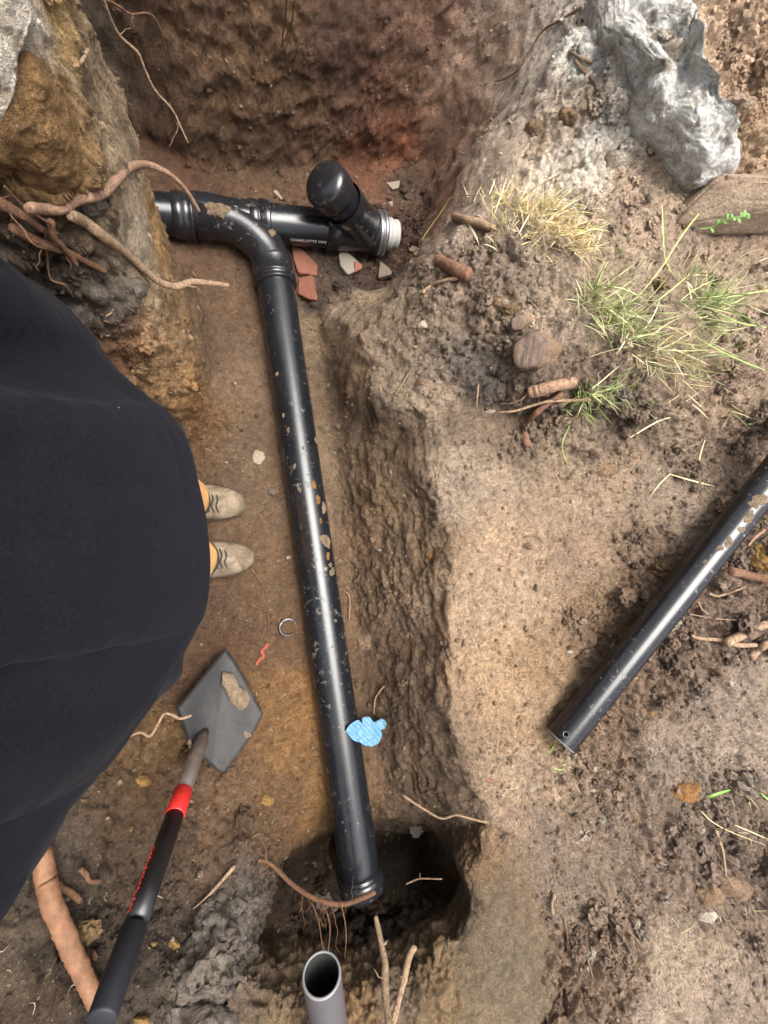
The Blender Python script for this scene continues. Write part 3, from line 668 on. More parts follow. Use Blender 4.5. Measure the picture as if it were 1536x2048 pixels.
for i, (x, y, s, mm) in enumerate([(628,975,.009,M_mudo),(636,1003,.010,M_mudo),(648,1018,.013,M_mud),(652,1083,.018,M_mud),(655,1112,.008,M_mudo),(664,1143,.011,M_mud),(641,1045,.006,M_mudo),
                                   (590,940,.006,M_mud),(632,884,.008,M_mud),(556,760,.006,M_mud),(578,870,.006,M_mud),(600,985,.006,M_mud),(607,905,.004,M_mud),(660,1130,.006,M_mud),(633,790,.005,M_mud),(569,840,.005,M_mud)]):
    mud(m0, md, x, y, s, pr, dw, mm, i, .003)
mud(a0, ad, 435, 419, .024, .061, dw, M_mud, 50, .008)
mud(m0, md, 546, 494, .012, .066, dw, M_mud, 51, .004)

# ------------------------------------------------------------------ loose pipe on the right
def hollow(name_root, p0, p1, r, wall, mt, label, cat, length=None, hole=None, inner=M_inside, seg=64):
    ax = (p1-p0); L = ax.length if length is None else length; ax.normalize()
    root = empty(name_root, p0); tag(root, label, cat)
    bpy.context.view_layer.update()
    V = []; F = []; up = ax.orthogonal().normalized()
    if hole is not None:
        hd, hs = hole; hs = max(hs, .02); up = (hd-ax*hd.dot(ax)).normalized()
    bi = ax.cross(up); nr = 2 if hole is None else None
    if hole is None:
        V, F = lathe(p0, p1, [(0.004, r), (L, r)], seg, False); o = mesh('pipe_wall', V, F, mt, root)
    else:
        # wall sheet with a drilled round hole: fine grid near the hole, faces inside the circle left out, rim snapped
        hr = .0062; us = list(np.linspace(.004, hs-.012, 6))+list(np.linspace(hs-.0105, hs+.0105, 15))+list(np.linspace(hs+.02, L, 50))
        an = list(np.linspace(-.0105, .0105, 15)/r); rest = list(np.linspace(an[-1], an[0]+2*math.pi, 44))[1:-1]; al = an+rest
        def drilled(rad_, u0):
            pos = []; V = []; F = []
            for u_ in [u0]+us[1:]:
                for a in al:
                    uu, aa = u_, a
                    aw = (aa if aa < math.pi else aa-2*math.pi)*r; dd = math.hypot(uu-hs, aw)
                    if hr*.72 < dd < hr*1.28: kk = hr/dd; uu = hs+(uu-hs)*kk; aa = aw*kk/r
                    pos.append(dd); V.append(p0+ax*uu+(up*math.cos(aa)+bi*math.sin(aa))*rad_)
            na = len(al)
            for i in range(len(us)-1):
                for k in range(na):
                    q = (i*na+k, i*na+(k+1) % na, (i+1)*na+(k+1) % na, (i+1)*na+k)
                    if all(pos[j_] < hr*1.28 for j_ in q): continue
                    F.append(q)
            return V, F
        V, F = drilled(r, .004); o = mesh('pipe_wall', V, F, mt, root)
        V, F = drilled(r-wall, .003); mesh('pipe_bore', V, F, inner, root)
        V = []; F = []
        for k in range(32):
            a = 2*math.pi*k/32
            for rr_, rw in ((r+.0002, hr*1.0), (r+.0002, hr*1.16), (r-wall, hr)):
                aa = rw*math.sin(a)/r; V.append(p0+ax*(hs+rw*math.cos(a))+(up*math.cos(aa)+bi*math.sin(aa))*rr_)
        for k in range(32): b_ = ((k+1) % 32)*3; a_ = k*3; F += [(a_, a_+1, b_+1, b_), (a_, b_, b_+2, a_+2)]
        mesh('drilled_hole_edge', V, F, M_rim, root)
    V, F = lathe(p0, p1, [(.004, r), (.0, r-.001), (.0, r-wall), (.003, r-wall)], seg, False); mesh('pipe_rim', V, F, M_rim, root)
    if hole is None: V, F = lathe(p0, p1, [(.003, r-wall), (L, r-wall)], seg, False); mesh('pipe_bore', V, F, inner, root)
    return root, ax, up
M_rim = plastic_mat('cut_pipe_edge', (.16, .16, .16), .5, amount=1)
q0 = A(1120, 1482, .045); 
q0 = Vector(W(1120, 1482, q0.z)) ; q1 = D(1500, 1008, G(1500, 1008)[2]-.08)
hd = (Vector((0, 0, CAMH))-q0)
axq = (q1-q0).normalized(); hp = D(1132, 1469, 1.0)
dirq = Vector(raydir(1132, 1469)); t_ = (q0-Vector((0, 0, CAMH))).length/dirq.length; hpt = Vector((0, 0, CAMH))+dirq*(t_-.04); rel = hpt-q0
hdir = rel-axq*rel.dot(axq)
hollow('loose_pipe', q0, q1, .0415, .005, M_pipe2, 'loose black pipe slanting across the right bank with a drilled hole near its end', 'pipe', (q1-q0).length+.5, (hdir, max(.022, rel.dot(axq))))
lpr = bpy.data.objects['loose_pipe']
for i, (x, y, s) in enumerate([(1512,1010,.016),(1490,1045,.014),(1476,1068,.009),(1450,1094,.011),(1432,1106,.008),(1500,1020,.012),(1402,1132,.005),(1232,1345,.003)]):
    mud(q0, axq, x, y, s, .0415, lpr, M_mudg if 'M_mudg' in globals() else M_mud, 80+i, .0015)
# worn open pipe at the lower edge
s0_ = D(643, 1948, .88); s1_ = D(668, 2110, 1.02)
hollow('open_pipe_stub', s0_, s1_, .0365, .0045, M_greypipe, 'worn grey open pipe stub sticking out of the bank below the pit', 'pipe', .45)

# ------------------------------------------------------------------ shovel
def shovel():
    root = empty('shovel', A(405, 1500, .03)); tag(root, 'black shovel with a muddy blade and a red collar leaning against the lower left bank', 'shovel')
    out = [(352,1415,.075),(375,1390,.07),(415,1345,.06),(440,1315,.05),(455,1298,.04),(470,1318,.035),(495,1362,.03),(512,1400,.03),(527,1428,.03),(510,1462,.035),(480,1510,.045),(452,1553,.06),(438,1546,.06),(425,1536,.065),(408,1520,.07),(392,1503,.075),(375,1483,.08),(366,1450,.08)]
    base = [Vector(W(x, y, z+.05)) for x, y, z in out]; c = sum(base, Vector())/len(base)
    nrm = Vector((0, 0, 0))
    for i in range(len(base)): nrm += (base[i]-c).cross(base[(i+1) % len(base)]-c)
    nrm.normalize(); nrm = nrm if nrm.z > 0 else -nrm
    V = []; F = []; n = len(base); mrings = 10
    hx = (base[4]-base[13]).normalized()
    for sgn in (0, 1):
        for j in range(mrings+1):
            for b_ in base:
                t = j/mrings; p = c+(b_-c)*t
                latv = (p-c)-hx*(p-c).dot(hx); dish = -.030*(1-min(1, latv.length/.09)**2)*(1 if t < 1 else .0)
                dish = -.022*(1-(latv.length/.085)**2) if latv.length < .085 else 0
                V.append(p+nrm*(dish-(.0025 if sgn else 0)))
    for sgn in (0, 1):
        o = sgn*(mrings+1)*n
        for j in range(mrings):
            for k in range(n):
                q = (o+j*n+k, o+j*n+(k+1) % n, o+(j+1)*n+(k+1) % n, o+(j+1)*n+k); F.append(q if sgn else q[::-1])
    for k in range(n): a = mrings*n+k; b_ = mrings*n+(k+1) % n; o = (mrings+1)*n; F.append((a, b_, b_+o, a+o))
    mesh('blade', V, F, M_blade, root)
    def bl(px, py): # point on the blade plane
        d = Vector(raydir(px, py)); o = Vector((0, 0, CAMH)); return o+d*((c-o).dot(nrm)/d.dot(nrm))
    for (pts, th) in (([(447,1345),(470,1350),(480,1372),(497,1385),(507,1402),(497,1418),(480,1422),(462,1405),(455,1385),(445,1370)], .006), ([(486,1466),(500,1458),(513,1464),(505,1476),(490,1478)], .005), ([(374,1483),(382,1478),(388,1492),(380,1500)], .004)):
        B = [bl(*p) for p in pts]; cc = sum(B, Vector())/len(B); V = [cc+nrm*th]; F = []; k = len(B)
        rr = random.Random(3)
        for t in (.35, .65, .88, 1.0):
            for b_ in B: V.append(cc+(b_-cc)*t+nrm*(th*(1-t**4)*rr.uniform(.7, 1.3)-.016*0-.002*(t == 1)))
        V = [v-nrm*.006 for v in V]
        for i in range(k): F.append((0, 1+i, 1+(i+1) % k))
        for j in range(3):
            for i in range(k): F.append((1+j*k+i, 1+(j+1)*k+i, 1+(j+1)*k+(i+1) % k, 1+j*k+(i+1) % k))
        mesh('mud_patch', V, F, M_mud, root)
    h0 = bl(403, 1478)+nrm*.004; h1 = D(203, 2040, .68)
    zc = lambda t: h0.lerp(h1, t)
    ax = (h1-h0).normalized(); L = (h1-h0).length
    # socket from blade to collar
    def at(px, py):
        d = Vector(raydir(px, py)); w0 = Vector((0, 0, CAMH))-h0; b = d.dot(ax); dd = d.dot(d); e = d.dot(w0); f = ax.dot(w0); return (dd*f-b*e)/(dd-b*b)
    c0 = at(377, 1585); c1 = at(358, 1633)
    V, F = lathe(h0, h1, [(-.03, .010), (.0, .0165), (.03, .0175), (c0, .0185)], 40); mesh('socket', V, F, M_socket, root)
    V, F = lathe(h0, h1, [(c0-.002, .0185), (c0, .0205), (c1-.002, .0208), (c1, .0195)], 40); mesh('collar', V, F, M_red, root)
    V, F = lathe(h0, h1, [(c1-.005, .0190), (c1+.15, .0196), (L-.13, .0196)], 40); sh = mesh('shaft', V, F, M_black, root)
    V, F = lathe(h0, h1, [(L-.12, .0196), (L-.118, .0212), (L-.03, .0214), (L-.004, .0212), (L-.001, .0205), (L, .0190)], 40); mesh('grip', V, F, M_grip, root)
    # red lettering-like marks on the upper side of the shaft
    camv = (Vector((0, 0, CAMH))-h0); camv = (camv-ax*camv.dot(ax)).normalized(); sd = ax.cross(camv)
    if sd.x > 0: sd = -sd
    VF = []
    for i in range(13):
        s = at(318, 1705)+(at(270, 1828)-at(318, 1705))*i/12
        for k in range(2):
            an = R_(62+10*k); nn = camv*math.cos(an)+sd*math.sin(an)
            p = h0+ax*s+nn*.0197
            VF.append(tube_data([p-ax*.004, p+ax*(.004 if (i+k) % 3 else -.001)], .0009, 6))
            if i % 2 == k: 
                an2 = R_(52+22*k); nn2 = camv*math.cos(an2)+sd*math.sin(an2); VF.append(tube_data([p, h0+ax*(s+.003)+nn2*.0197], .0008, 6))
    V, F = join(*VF); mesh('printed_mark', V, F, M_red, sh)
M_blade = plastic_mat('black_steel_blade', (.008, .0075, .007), .6, (.060, .048, .036), amount=1.2)
M_socket = plastic_mat('brown_socket', (.05, .035, .028), .6, (.22, .16, .11), amount=1.6)
shovel()

# ------------------------------------------------------------------ person (the photographer, seen from the chest down)
def fabric(name, rgb, sc=900, va=.25, lint=True):
    m, t, b = mat(name, tuple(srgb(rgb)), .95, 0, .12)
    b.inputs['Sheen Weight'].default_value = .015; b.inputs['Sheen Roughness'].default_value = .5
    co = nd(t, 'ShaderNodeTexCoord').outputs['Object']
    n = noise(t, sc, 2, .5, co); n2 = noise(t, 12, 5, .65, co)
    r = ramp(t, n.outputs[0], [(.3, 1-va), (.7, 1+va)]); r2 = ramp(t, n2.outputs[0], [(.3, .8), (.7, 1.25)])
    c = mix(t, 1.0, tuple(srgb(rgb)), r.outputs[0], 'MULTIPLY'); c = mix(t, 1.0, c, r2.outputs[0], 'MULTIPLY')
    if lint:
        vo = nd(t, 'ShaderNodeTexVoronoi', Scale=55); t.links.new(co, vo.inputs['Vector'])
        fl = ramp(t, vo.outputs['Distance'], [(.03, 1.0), (.05, 0.0)]); sp = t.nodes.new('ShaderNodeSeparateColor'); t.links.new(vo.outputs['Color'], sp.inputs[0])
        pk = ramp(t, sp.outputs[0], [(.86, 0.0), (.9, .8)]); fm = mix(t, 1.0, fl.outputs[0], pk.outputs[0], 'MULTIPLY'); c = mix(t, fm, c, (.5, .5, .5))
    t.links.new(c, b.inputs['Base Color'])
    p = bump(t, b, n.outputs[0], .0006, .5); bump(t, b, n2.outputs[0], .006, .5, p); return m
M_shirt = fabric('navy_fabric', (17, 17, 23), 520, .35); M_trou = fabric('tan_work_cotton', (196, 148, 92), 700, .15, False)
M_skin = simple('skin', (196, 146, 120), .55, va=.06); M_hair = simple('hair', (60, 46, 36), .8)
M_shoe = None
def shoemat():
    m, t, b = mat('muddy_suede', rough=.85)
    co = nd(t, 'ShaderNodeTexCoord').outputs['Object']; n = noise(t, 26, 6, .7, co, .8); n2 = noise(t, 200, 4, .6, co)
    r = ramp(t, n.outputs[0], [(.32, tuple(srgb((74, 60, 46)))), (.5, tuple(srgb((106, 92, 74)))), (.7, tuple(srgb((134, 120, 100))))])
    r2 = ramp(t, n2.outputs[0], [(.3, .8), (.7, 1.15)]); t.links.new(mix(t, 1.0, r.outputs[0], r2.outputs[0], 'MULTIPLY'), b.inputs['Base Color'])
    p = bump(t, b, n.outputs[0], .004, .6); bump(t, b, n2.outputs[0], .001, .5, p); return m
M_shoe = shoemat(); M_sole = soilc('muddy_sole', (112, 94, 74)); M_lace = simple('dark_lace', (44, 42, 38), .8)
def person():
    # skinned body
    J = {'pel': ((-.24,.03,.86), .12), 'bel': ((-.25,.03,1.02), .13), 'che': ((-.29,.03,1.26), .14), 'nec': ((-.29,.03,1.42), .058), 'nk2': ((-.27,.03,1.50), .055), 'hd1': ((-.245,.03,1.58), .078), 'hd2': ((-.25,.03,1.67), .085), 'hd3': ((-.265,.03,1.735), .06)}
    E_ = [('pel','bel'),('bel','che'),('che','nec'),('nec','nk2'),('nk2','hd1'),('hd1','hd2'),('hd2','hd3')]
    toe = {1: (Vector(W(492, 1008, .04)), .105), -1: (Vector(W(509, 1116, .04)), -.045)}
    for s in (1, -1):
        n_ = 'lr'[s > 0]; tx, ty = toe[s][0].x, toe[s][0].y
        J['hip'+n_] = ((-.22, .03+s*.095, .82), .085); J['kne'+n_] = ((-.13, ty*.6+.012+s*.05, .47), .058); J['ank'+n_] = ((tx-.205, ty, .085), .038)
        J['sho'+n_] = ((-.30, .03+s*.18, 1.37), .062); J['elb'+n_] = ((-.22, .03+s*.27, 1.16), .042); J['wri'+n_] = ((-.07, .02+s*.13, 1.53), .028); J['pal'+n_] = ((-.04, .02+s*.105, 1.60), .034)
        E_ += [('pel','hip'+n_),('hip'+n_,'kne'+n_),('kne'+n_,'ank'+n_),('che','sho'+n_),('sho'+n_,'elb'+n_),('elb'+n_,'wri'+n_),('wri'+n_,'pal'+n_)]
        for k in range(4):
            f1 = 'fa%d' % k+n_; f2 = 'fb%d' % k+n_; f3 = 'fc%d' % k+n_; lx = -.065+.02*k; ln = (.062, .072, .066, .05)[k]
            J[f1] = ((lx+.01, .02+s*.10, 1.64), .009); J[f2] = ((lx+.012, .02+s*.088, 1.64+ln*.5), .0085); J[f3] = ((lx+.012, .02+s*.068, 1.64+ln*.8), .0075)
            E_ += [('pal'+n_, f1), (f1, f2), (f2, f3)]
        J['ta'+n_] = ((-.075, .02+s*.085, 1.585), .011); J['tb'+n_] = ((-.08, .02+s*.06, 1.60), .0095); E_ += [('pal'+n_, 'ta'+n_), ('ta'+n_, 'tb'+n_)]
    names = list(J); me = bpy.data.meshes.new('person'); me.from_pydata([J[k][0] for k in names], [(names.index(a), names.index(b)) for a, b in E_], [])
    o = bpy.data.objects.new('person', me); C.objects.link(o)
    md_ = o.modifiers.new('skin', 'SKIN'); md_.use_smooth_shade = True
    sv = me.skin_vertices[0].data
    for i, k in enumerate(names): sv[i].radius = (J[k][1],)*2; sv[i].use_root = (k == 'pel')
    ms = o.modifiers.new('sub', 'SUBSURF'); ms.levels = 2; ms.render_levels = 2
    bpy.context.view_layer.update()
    nm = bpy.data.meshes.new_from_object(o.evaluated_get(bpy.context.evaluated_depsgraph_get())); o.modifiers.clear(); o.data = nm
    # face: nose, brow and chin pushed out of the head, facing +X
    for v in nm.vertices:
        c = v.co
        if c.z > 1.53 and c.x > -.20:
            g = math.exp(-((c.y-.03)/.012)**2-((c.z-1.625)/.018)**2); c.x += .022*g
            for s in (-1, 1): c.x -= .010*math.exp(-((c.y-.03-s*.032)/.014)**2-((c.z-1.65)/.012)**2)
            c.x -= .004*math.exp(-((c.y-.03)/.022)**2-((c.z-1.585)/.005)**2)
    nm.materials.append(M_skin); tag(o, 'person in a navy shirt, tan trousers and muddy shoes standing in the trench at left', 'person')
    # shirt: outline of the belly taken at 1.03 m height
    sil = [(-260,330),(-120,415),(0,497),(110,598),(200,690),(275,762),(335,825),(375,885),(398,950),(414,1020),(424,1090),(422,1150),(414,1210),(398,1262),(372,1320),(330,1380),(278,1440),(238,1500),(195,1570),(140,1640),(70,1735),(0,1838),(-120,1960),(-260,2080)]
    ring = [Vector(W(x, y, 1.03)) for x, y in sil]; ring = [Vector((p.x, p.y)) for p in ring]
    back = [(-.42,-.30),(-.47,-.2),(-.485,-.05),(-.485,.1),(-.46,.22),(-.40,.29)]
    # drop outer sil points that run past the sides of a real body
    loop = [p for p in ring if abs(p.y-.0) < .39]+[Vector(b_) for b_ in back]
    loop3 = catmull([Vector((p.x, p.y, 0)) for p in loop+[loop[0]]], 8)[:-1]
    N_ = len(loop3); V = []; F = []
    lev = np.concatenate([np.linspace(.80, 1.02, 16), np.linspace(1.025, 1.20, 80), np.linspace(1.21, 1.44, 18)])
    for z in lev:
        if z < 1.03: t = (1.03-z)/.23; k = 1-.10*t*t; dx = -.02*t
        else: t = (z-1.03)/.41; k = 1-.42*t**1.3; dx = -.16*t**1.05
        if z > 1.36: k *= 1-.8*((z-1.36)/.08)**2*.55
        c0 = Vector((-.25, .02, 0))
        for i, p in enumerate(loop3):
            q = c0+(p-c0)*k+Vector((dx*(1 if p.x > -.3 else .15), 0, z))
            V.append(q)
    VA = np.array([tuple(v) for v in V], np.float32)
    # drape folds fan out from the front, plus small wrinkles; never beyond the outline
    ang = np.arctan2(VA[:, 1]-.02, VA[:, 0]+.25)
    fs = np.sin(ang*11+VA[:, 2]*10+2.6*fbm(VA, 3, 2, 300)); fold = (np.abs(fs)**.6*np.sign(fs))*np.clip(np.abs(ang)-.02, 0, .6)*.040
    fold += .010*fbm(VA*np.array([1, 1, .5], np.float32), 9, 3, 310)+.003*fbm(VA, 40, 2, 311)
    fold -= .008
    rad = np.stack([np.cos(ang), np.sin(ang), 0*ang], -1); damp = np.clip(np.abs(VA[:, 2]-1.03)*12, .15, 1)
    fold -= .0032*np.exp(-((VA[:, 2]-1.052-.006*np.sin(ang*3))/.0018)**2)*(ang > -.2)
    fold += .0022*fbm(VA*np.array([1, 1, 1], np.float32), 26, 3, 315)
    VA = VA+rad*(fold*damp)[:, None]
    for j in range(len(lev)-1):
        for i in range(N_): F.append((j*N_+i, j*N_+(i+1) % N_, (j+1)*N_+(i+1) % N_, (j+1)*N_+i))
    F.append(tuple((len(lev)-1)*N_+i for i in range(N_)))
    VF = [(VA.tolist(), F)]
    sh_ = mesh('shirt', [Vector(v) for v in VF[0][0]], VF[0][1], M_shirt, o)
    for s in (1, -1):
        V, F = tube_data(catmull([Vector((-.31, .03+s*.12, 1.38)), Vector((-.30, .03+s*.19, 1.35)), Vector((-.25, .03+s*.27, 1.18)), Vector((-.21, .03+s*.275, 1.17)), Vector((-.13, .02+s*.2, 1.36)), Vector((-.075, .02+s*.135, 1.52))], 6), [.075]*7+[.066]*6+[.055]*12+[.042]*6, 24)
        mesh('sleeve', V, F, M_shirt, o)
    # hem seam that shows as a dark line near the front edge
    # trousers
    VF = []
    for s in (1, -1):
        tx, ty = toe[s][0].x, toe[s][0].y
        kn = .42
        pth = catmull([Vector((-.24, .03+s*.07, .93)), Vector((-.21, .03+s*.08, .80)), Vector((-.172, .03+s*.095, .60)), Vector((-.17, ty*.7+.01+s*.035, .40)), Vector((tx-.175, ty, .18)), Vector((tx-.160, ty, .095))], 8)
        rad_ = np.interp(np.linspace(0, 1, len(pth)), [0, .2, .4, .6, .8, 1], [.085, .088, .092, .082, .070, .062])
        V, F = tube_data(pth, list(rad_), 40, True, .02, 5+s); VF.append((V, F))
    V, F = join(*VF); VA = np.array([tuple(v) for v in V], np.float32); VA += .010*np.stack([fbm(VA, 14, 3, 320+k) for k in range(3)], -1)
    mesh('trousers', [Vector(v) for v in VA.tolist()], F, M_trou, o)
    for s in (1, -1):
        tp = toe[s][0]; zf = floorz(tp.y)+.004; V = []; F = []; L = .295; ns = 26; nk = 28
        yaw = -.03*s
        def wid(u): return .050*(1-abs(2*u-1)**3.2)**.5*(1.0 if u > .5 else .86+.28*u) if 0 < u < 1 else .0
        def body(zl, hl, off=0, name='upper', mt=M_shoe, par=None):
            V = []; F = []
            for i in range(ns+1):
                u = i/ns; uu = .001+.998*(.5-.5*math.cos(math.pi*u)); wd = max(.001, (wid(uu)+off)); x = (uu-1)*L+off*(2*uu-1)
                hh = hl(uu)
                for k in range(nk):
                    a = 2*math.pi*k/nk; cy = math.cos(a); cz = math.sin(a)
                    y = wd*math.copysign(abs(cy)**.75, cy); z = zl+(hh-zl)*(.5+.5*math.copysign(abs(cz)**.7, cz))
                    if name == 'upper' and cz > 0: y *= 1-.25*cz*(1-uu*.3)
                    V.append(Vector((tp.x+x*math.cos(yaw), tp.y+y+x*math.sin(yaw), zf+z)))
            for i in range(ns):
                for k in range(nk): F.append((i*nk+k, i*nk+(k+1) % nk, (i+1)*nk+(k+1) % nk, (i+1)*nk+k))
            F += [tuple(range(nk))[::-1], tuple(ns*nk+k for k in range(nk))]
            if name == 'upper':
                VA = np.array([tuple(v) for v in V], np.float32); VA += .004*np.stack([fbm(VA, 30, 3, 330+k+s) for k in range(3)], -1); V = [Vector(v) for v in VA.tolist()]
            return mesh(name if name != 'upper' else 'shoe', V, F, mt, par)
        up = body(.012, lambda u: (.052*math.sin(min(1, (1-u)/.16)*math.pi/2)**.6+.012 if u > .84 else .064+(.84-u)*.09 if u > .45 else .10), 0, 'upper', M_shoe, o)
        body(0, lambda u: .024, .0035, 'sole', M_sole, up)
        VFl = []
        for q in range(5):
            xx = -.080-.012*q; zz = zf+.074+.006*q
            pts = [Vector((tp.x+xx+.006, tp.y-.026, zz-.008)), Vector((tp.x+xx, tp.y-.010, zz+.003)), Vector((tp.x+xx+.004, tp.y+.010, zz+.003)), Vector((tp.x+xx-.004, tp.y+.028, zz-.008))]
            VFl.append(tube_data(catmull(pts, 4), .0020, 8))
        V, F = join(*VFl); mesh('lace', V, F, M_lace, up)
        V, F = lathe(Vector((tp.x-.150, tp.y, zf+.085)), Vector((tp.x-.145, tp.y, zf+.3)), [(0, .050), (.012, .056), (.03, .052), (.032, .046)], 32, False); mesh('ankle_collar', V, F, M_lace, up)
    # hair
    bm = bmesh.new(); bmesh.ops.create_icosphere(bm, subdivisions=4, radius=1)
    for v in bm.verts:
        c = v.co.copy(); n_ = 1+.03*math.sin(c.x*23+c.y*17)+.02*math.sin(c.z*31)
        v.co = Vector((-.268+c.x*.098*n_, .03+c.y*.086*n_, 1.69+c.z*.085*n_))
        if v.co.x > -.19 and v.co.z < 1.70: v.co.x = -.2
        if v.co.z < 1.62: v.co.z = 1.62
    me_ = bpy.data.meshes.new('hair'); bm.to_mesh(me_); bm.free(); link('hair', me_, M_hair, o)
person()
#--MORE--
# ------------------------------------------------------------------ roots and sticks
def root(name, pts, r0, r1, m, label, cat='root', lift=.006, end=None, start=None, group=None, side=(), seg=12, wob=.16, sd=0):
    """pts in photo pixels; distances from the camera run from the ground under the first point to `end`"""
    hs_ = [G(x, y)[2] for x, y in pts]; n = len(pts)
    d0 = (hs_[0]-lift) if start is None else start; d1 = (hs_[-1]-lift) if end is None else end
    L = [0]; 
    for a, b in zip(pts[:-1], pts[1:]): L.append(L[-1]+math.hypot(a[0]-b[0], a[1]-b[1]))
    P_ = []
    for i, (x, y) in enumerate(pts):
        t = L[i]/L[-1]; d = d0+(d1-d0)*t
        if start is None and end is None: d = hs_[i]-lift
        P_.append(D(x, y, min(d, hs_[i]-r0*.9)))
    path = catmull(P_, 9); k = len(path); rr = random.Random(sd+len(pts)*7)
    path = [p+Vector((rr.uniform(-1, 1), rr.uniform(-1, 1), rr.uniform(-1, 1)))*r0*.05 for p in path]
    kn = [rr.uniform(-1, 1) for _ in range(k//9+3)]
    rad = [(r0+(r1-r0)*(i/(k-1)))*(1+.13*(kn[i//9]*(1-(i % 9)/9)+kn[i//9+1]*((i % 9)/9))+.02*rr.uniform(-1, 1)) for i in range(k)]
    rad[0] *= .7; rad[-1] *= .65
    parts = [tube_data(path, rad, seg, True, wob, sd)]
    for (i0, dx, dy, ln, rs) in side:     # little rootlets: index along, direction in pixels, length in m, radius
        b = path[min(k-1, int(i0*(k-1)))]; dirp = (D(768+dx, 1024+dy, 1)-D(768, 1024, 1)).normalized()
        q = [b]; 
        for s in range(1, 6): q.append(q[-1]+(dirp+Vector((rr.uniform(-.6, .6), rr.uniform(-.6, .6), rr.uniform(-.6, .3))))*ln/5)
        parts.append(tube_data(catmull(q, 3), list(np.linspace(rs, rs*.35, 16)), 6))
    V, F = join(*parts); o = mesh(name, V, F, m)
    if label: tag(o, label, cat, group)
    return o
root('tree_root', [(55,416),(90,418),(124,417),(156,398),(202,386),(234,359),(260,334),(293,329),(332,344),(361,368),(381,394),(398,424)], .0080, .0052, M_root, 'pink-tan root arching from the left bank to hang above the cross pipe', end=1.10, lift=.035, sd=1)
root('tree_root', [(140,430),(169,443),(202,469),(247,502),(287,538),(319,564),(352,573),(384,564),(423,567),(458,571)], .0085, .0055, M_rootp, 'pale thick root running down the left bank and ending frayed above the trench floor', end=1.14, lift=.018, sd=2, side=[(.75, 30, 12, .03, .0015)])
root('tree_root', [(20,453),(81,486),(130,502),(169,521),(213,544)], .0070, .0050, M_rooto, 'orange-tan straight root just above the shirt, ending cut on dark clods', lift=.02, sd=3, side=[(.3, -10, 50, .035, .0012), (.55, 12, 60, .03, .001)])
root('tree_root', [(-20,402),(0,407),(33,424),(59,440),(91,463),(114,466)], .0105, .0030, M_rootd, 'brown root entering at the left edge of the photo below the arching root', lift=.016, sd=4, side=[(.3, 60, 60, .05, .0014), (.15, 60, -20, .04, .001)])
root('tree_root', [(101,440),(107,473),(124,492),(143,515),(155,533)], .0055, .0035, M_rooto, 'short branching root hanging under the root tangle on the left bank', lift=.022, sd=5)
root('rootlet', [(68,446),(89,469),(94,508),(101,557),(130,570),(148,595)], .0020, .0010, M_rootd, 'thin crooked brown rootlet hanging down to dark clods by the shirt', 'rootlet', lift=.014, sd=6)
root('rootlet', [(8,372),(45,410),(88,440),(110,452)], .0018, .0010, M_rooto, 'thin straight rootlet crossing over the thick roots at the left edge', 'rootlet', lift=.03, sd=7)
root('rootlet', [(208,642),(254,652),(287,658),(316,673)], .0014, .0008, M_rootd, 'fine brown rootlet lying across the clods on the left bank', 'rootlet', sd=8)
root('rootlet', [(339,785),(355,788),(373,780)], .0018, .0012, M_rootp, 'short pale rootlet near the foot of the left bank', 'rootlet', sd=9)
root('rootlet', [(212,632),(222,626),(226,618)], .0016, .001, M_rootp, 'tiny pale rootlet among grey clods beside the shirt', 'rootlet', sd=10)
root('hanging_root', [(203,-10),(235,65),(275,105),(290,140),(310,180),(345,220),(362,255),(377,287)], .0030, .0012, M_rootp, 'long thin root hanging diagonally in front of the dark back wall', start=.80, end=1.05, sd=11, side=[(.15, 20, -15, .03, .0008), (.8, -3, 30, .05, .0007)])
root('hanging_root', [(215,0),(240,14),(262,28),(300,28),(322,60),(333,105)], .0022, .0012, M_rooto, 'thin curled root at the top left, hooking down in front of the back wall', start=.80, end=.95, sd=12, side=[(.4, 4, 30, .03, .001), (.4, 30, -10, .02, .001)])
root('hanging_root', [(573,-10),(571,40),(565,80),(572,110),(578,145)], .0018, .0010, M_rooto, 'thin root hanging down the middle of the back wall, left of a pair', start=.88, lift=.02, sd=13)
root('hanging_root', [(590,-10),(583,45),(570,78),(560,98)], .0018, .0010, M_rooto, 'thin root hanging down the middle of the back wall, right of a pair', start=.88, lift=.02, sd=14)
root('rootlet', [(176,98),(165,120),(158,130),(147,134)], .0022, .0016, M_rootp, 'short pale rootlet on the upper left bank', 'rootlet', lift=.012, sd=15)
root('rootlet', [(1005,-5),(1000,18),(975,35)], .0024, .0016, M_rootp, 'short pale root poking from the top of the far wall', 'rootlet', lift=.01, sd=16)
root('tree_root', [(1160,15),(1120,40),(1085,62),(1060,100),(1035,140),(1008,158),(988,163)], .0030, .0018, M_rootd, 'long thin brown root running down the light wall below the grey lump', lift=.008, sd=17, side=[(.4, -20, -10, .03, .001)])
root('twig', [(1138,102),(1160,115),(1187,127)], .0040, .0030, M_twig, 'short brown twig on pale rubble beside the grey lump, upper of two', 'twig', sd=18)
root('twig', [(1150,120),(1170,145),(1188,160),(1196,180)], .0045, .0030, M_twig, 'bent brown twig on pale rubble beside the grey lump, lower of two', 'twig', sd=19)
root('rootlet', [(1182,160),(1130,188),(1095,198),(1068,206)], .0016, .0010, M_rootp, 'fine straw-coloured rootlet stretched across the pale rubble', 'rootlet', sd=20)
root('rootlet', [(1182,322),(1130,345),(1080,370),(1050,390)], .0016, .0010, M_twig, 'straight straw-coloured rootlet above the dry grass tuft', 'rootlet', sd=21)
root('cut_root', [(908,432),(930,440),(960,447),(990,458)], .0135, .0110, M_rootp, 'thick cut root end poking out at the left of the dry grass', lift=.006, sd=22)
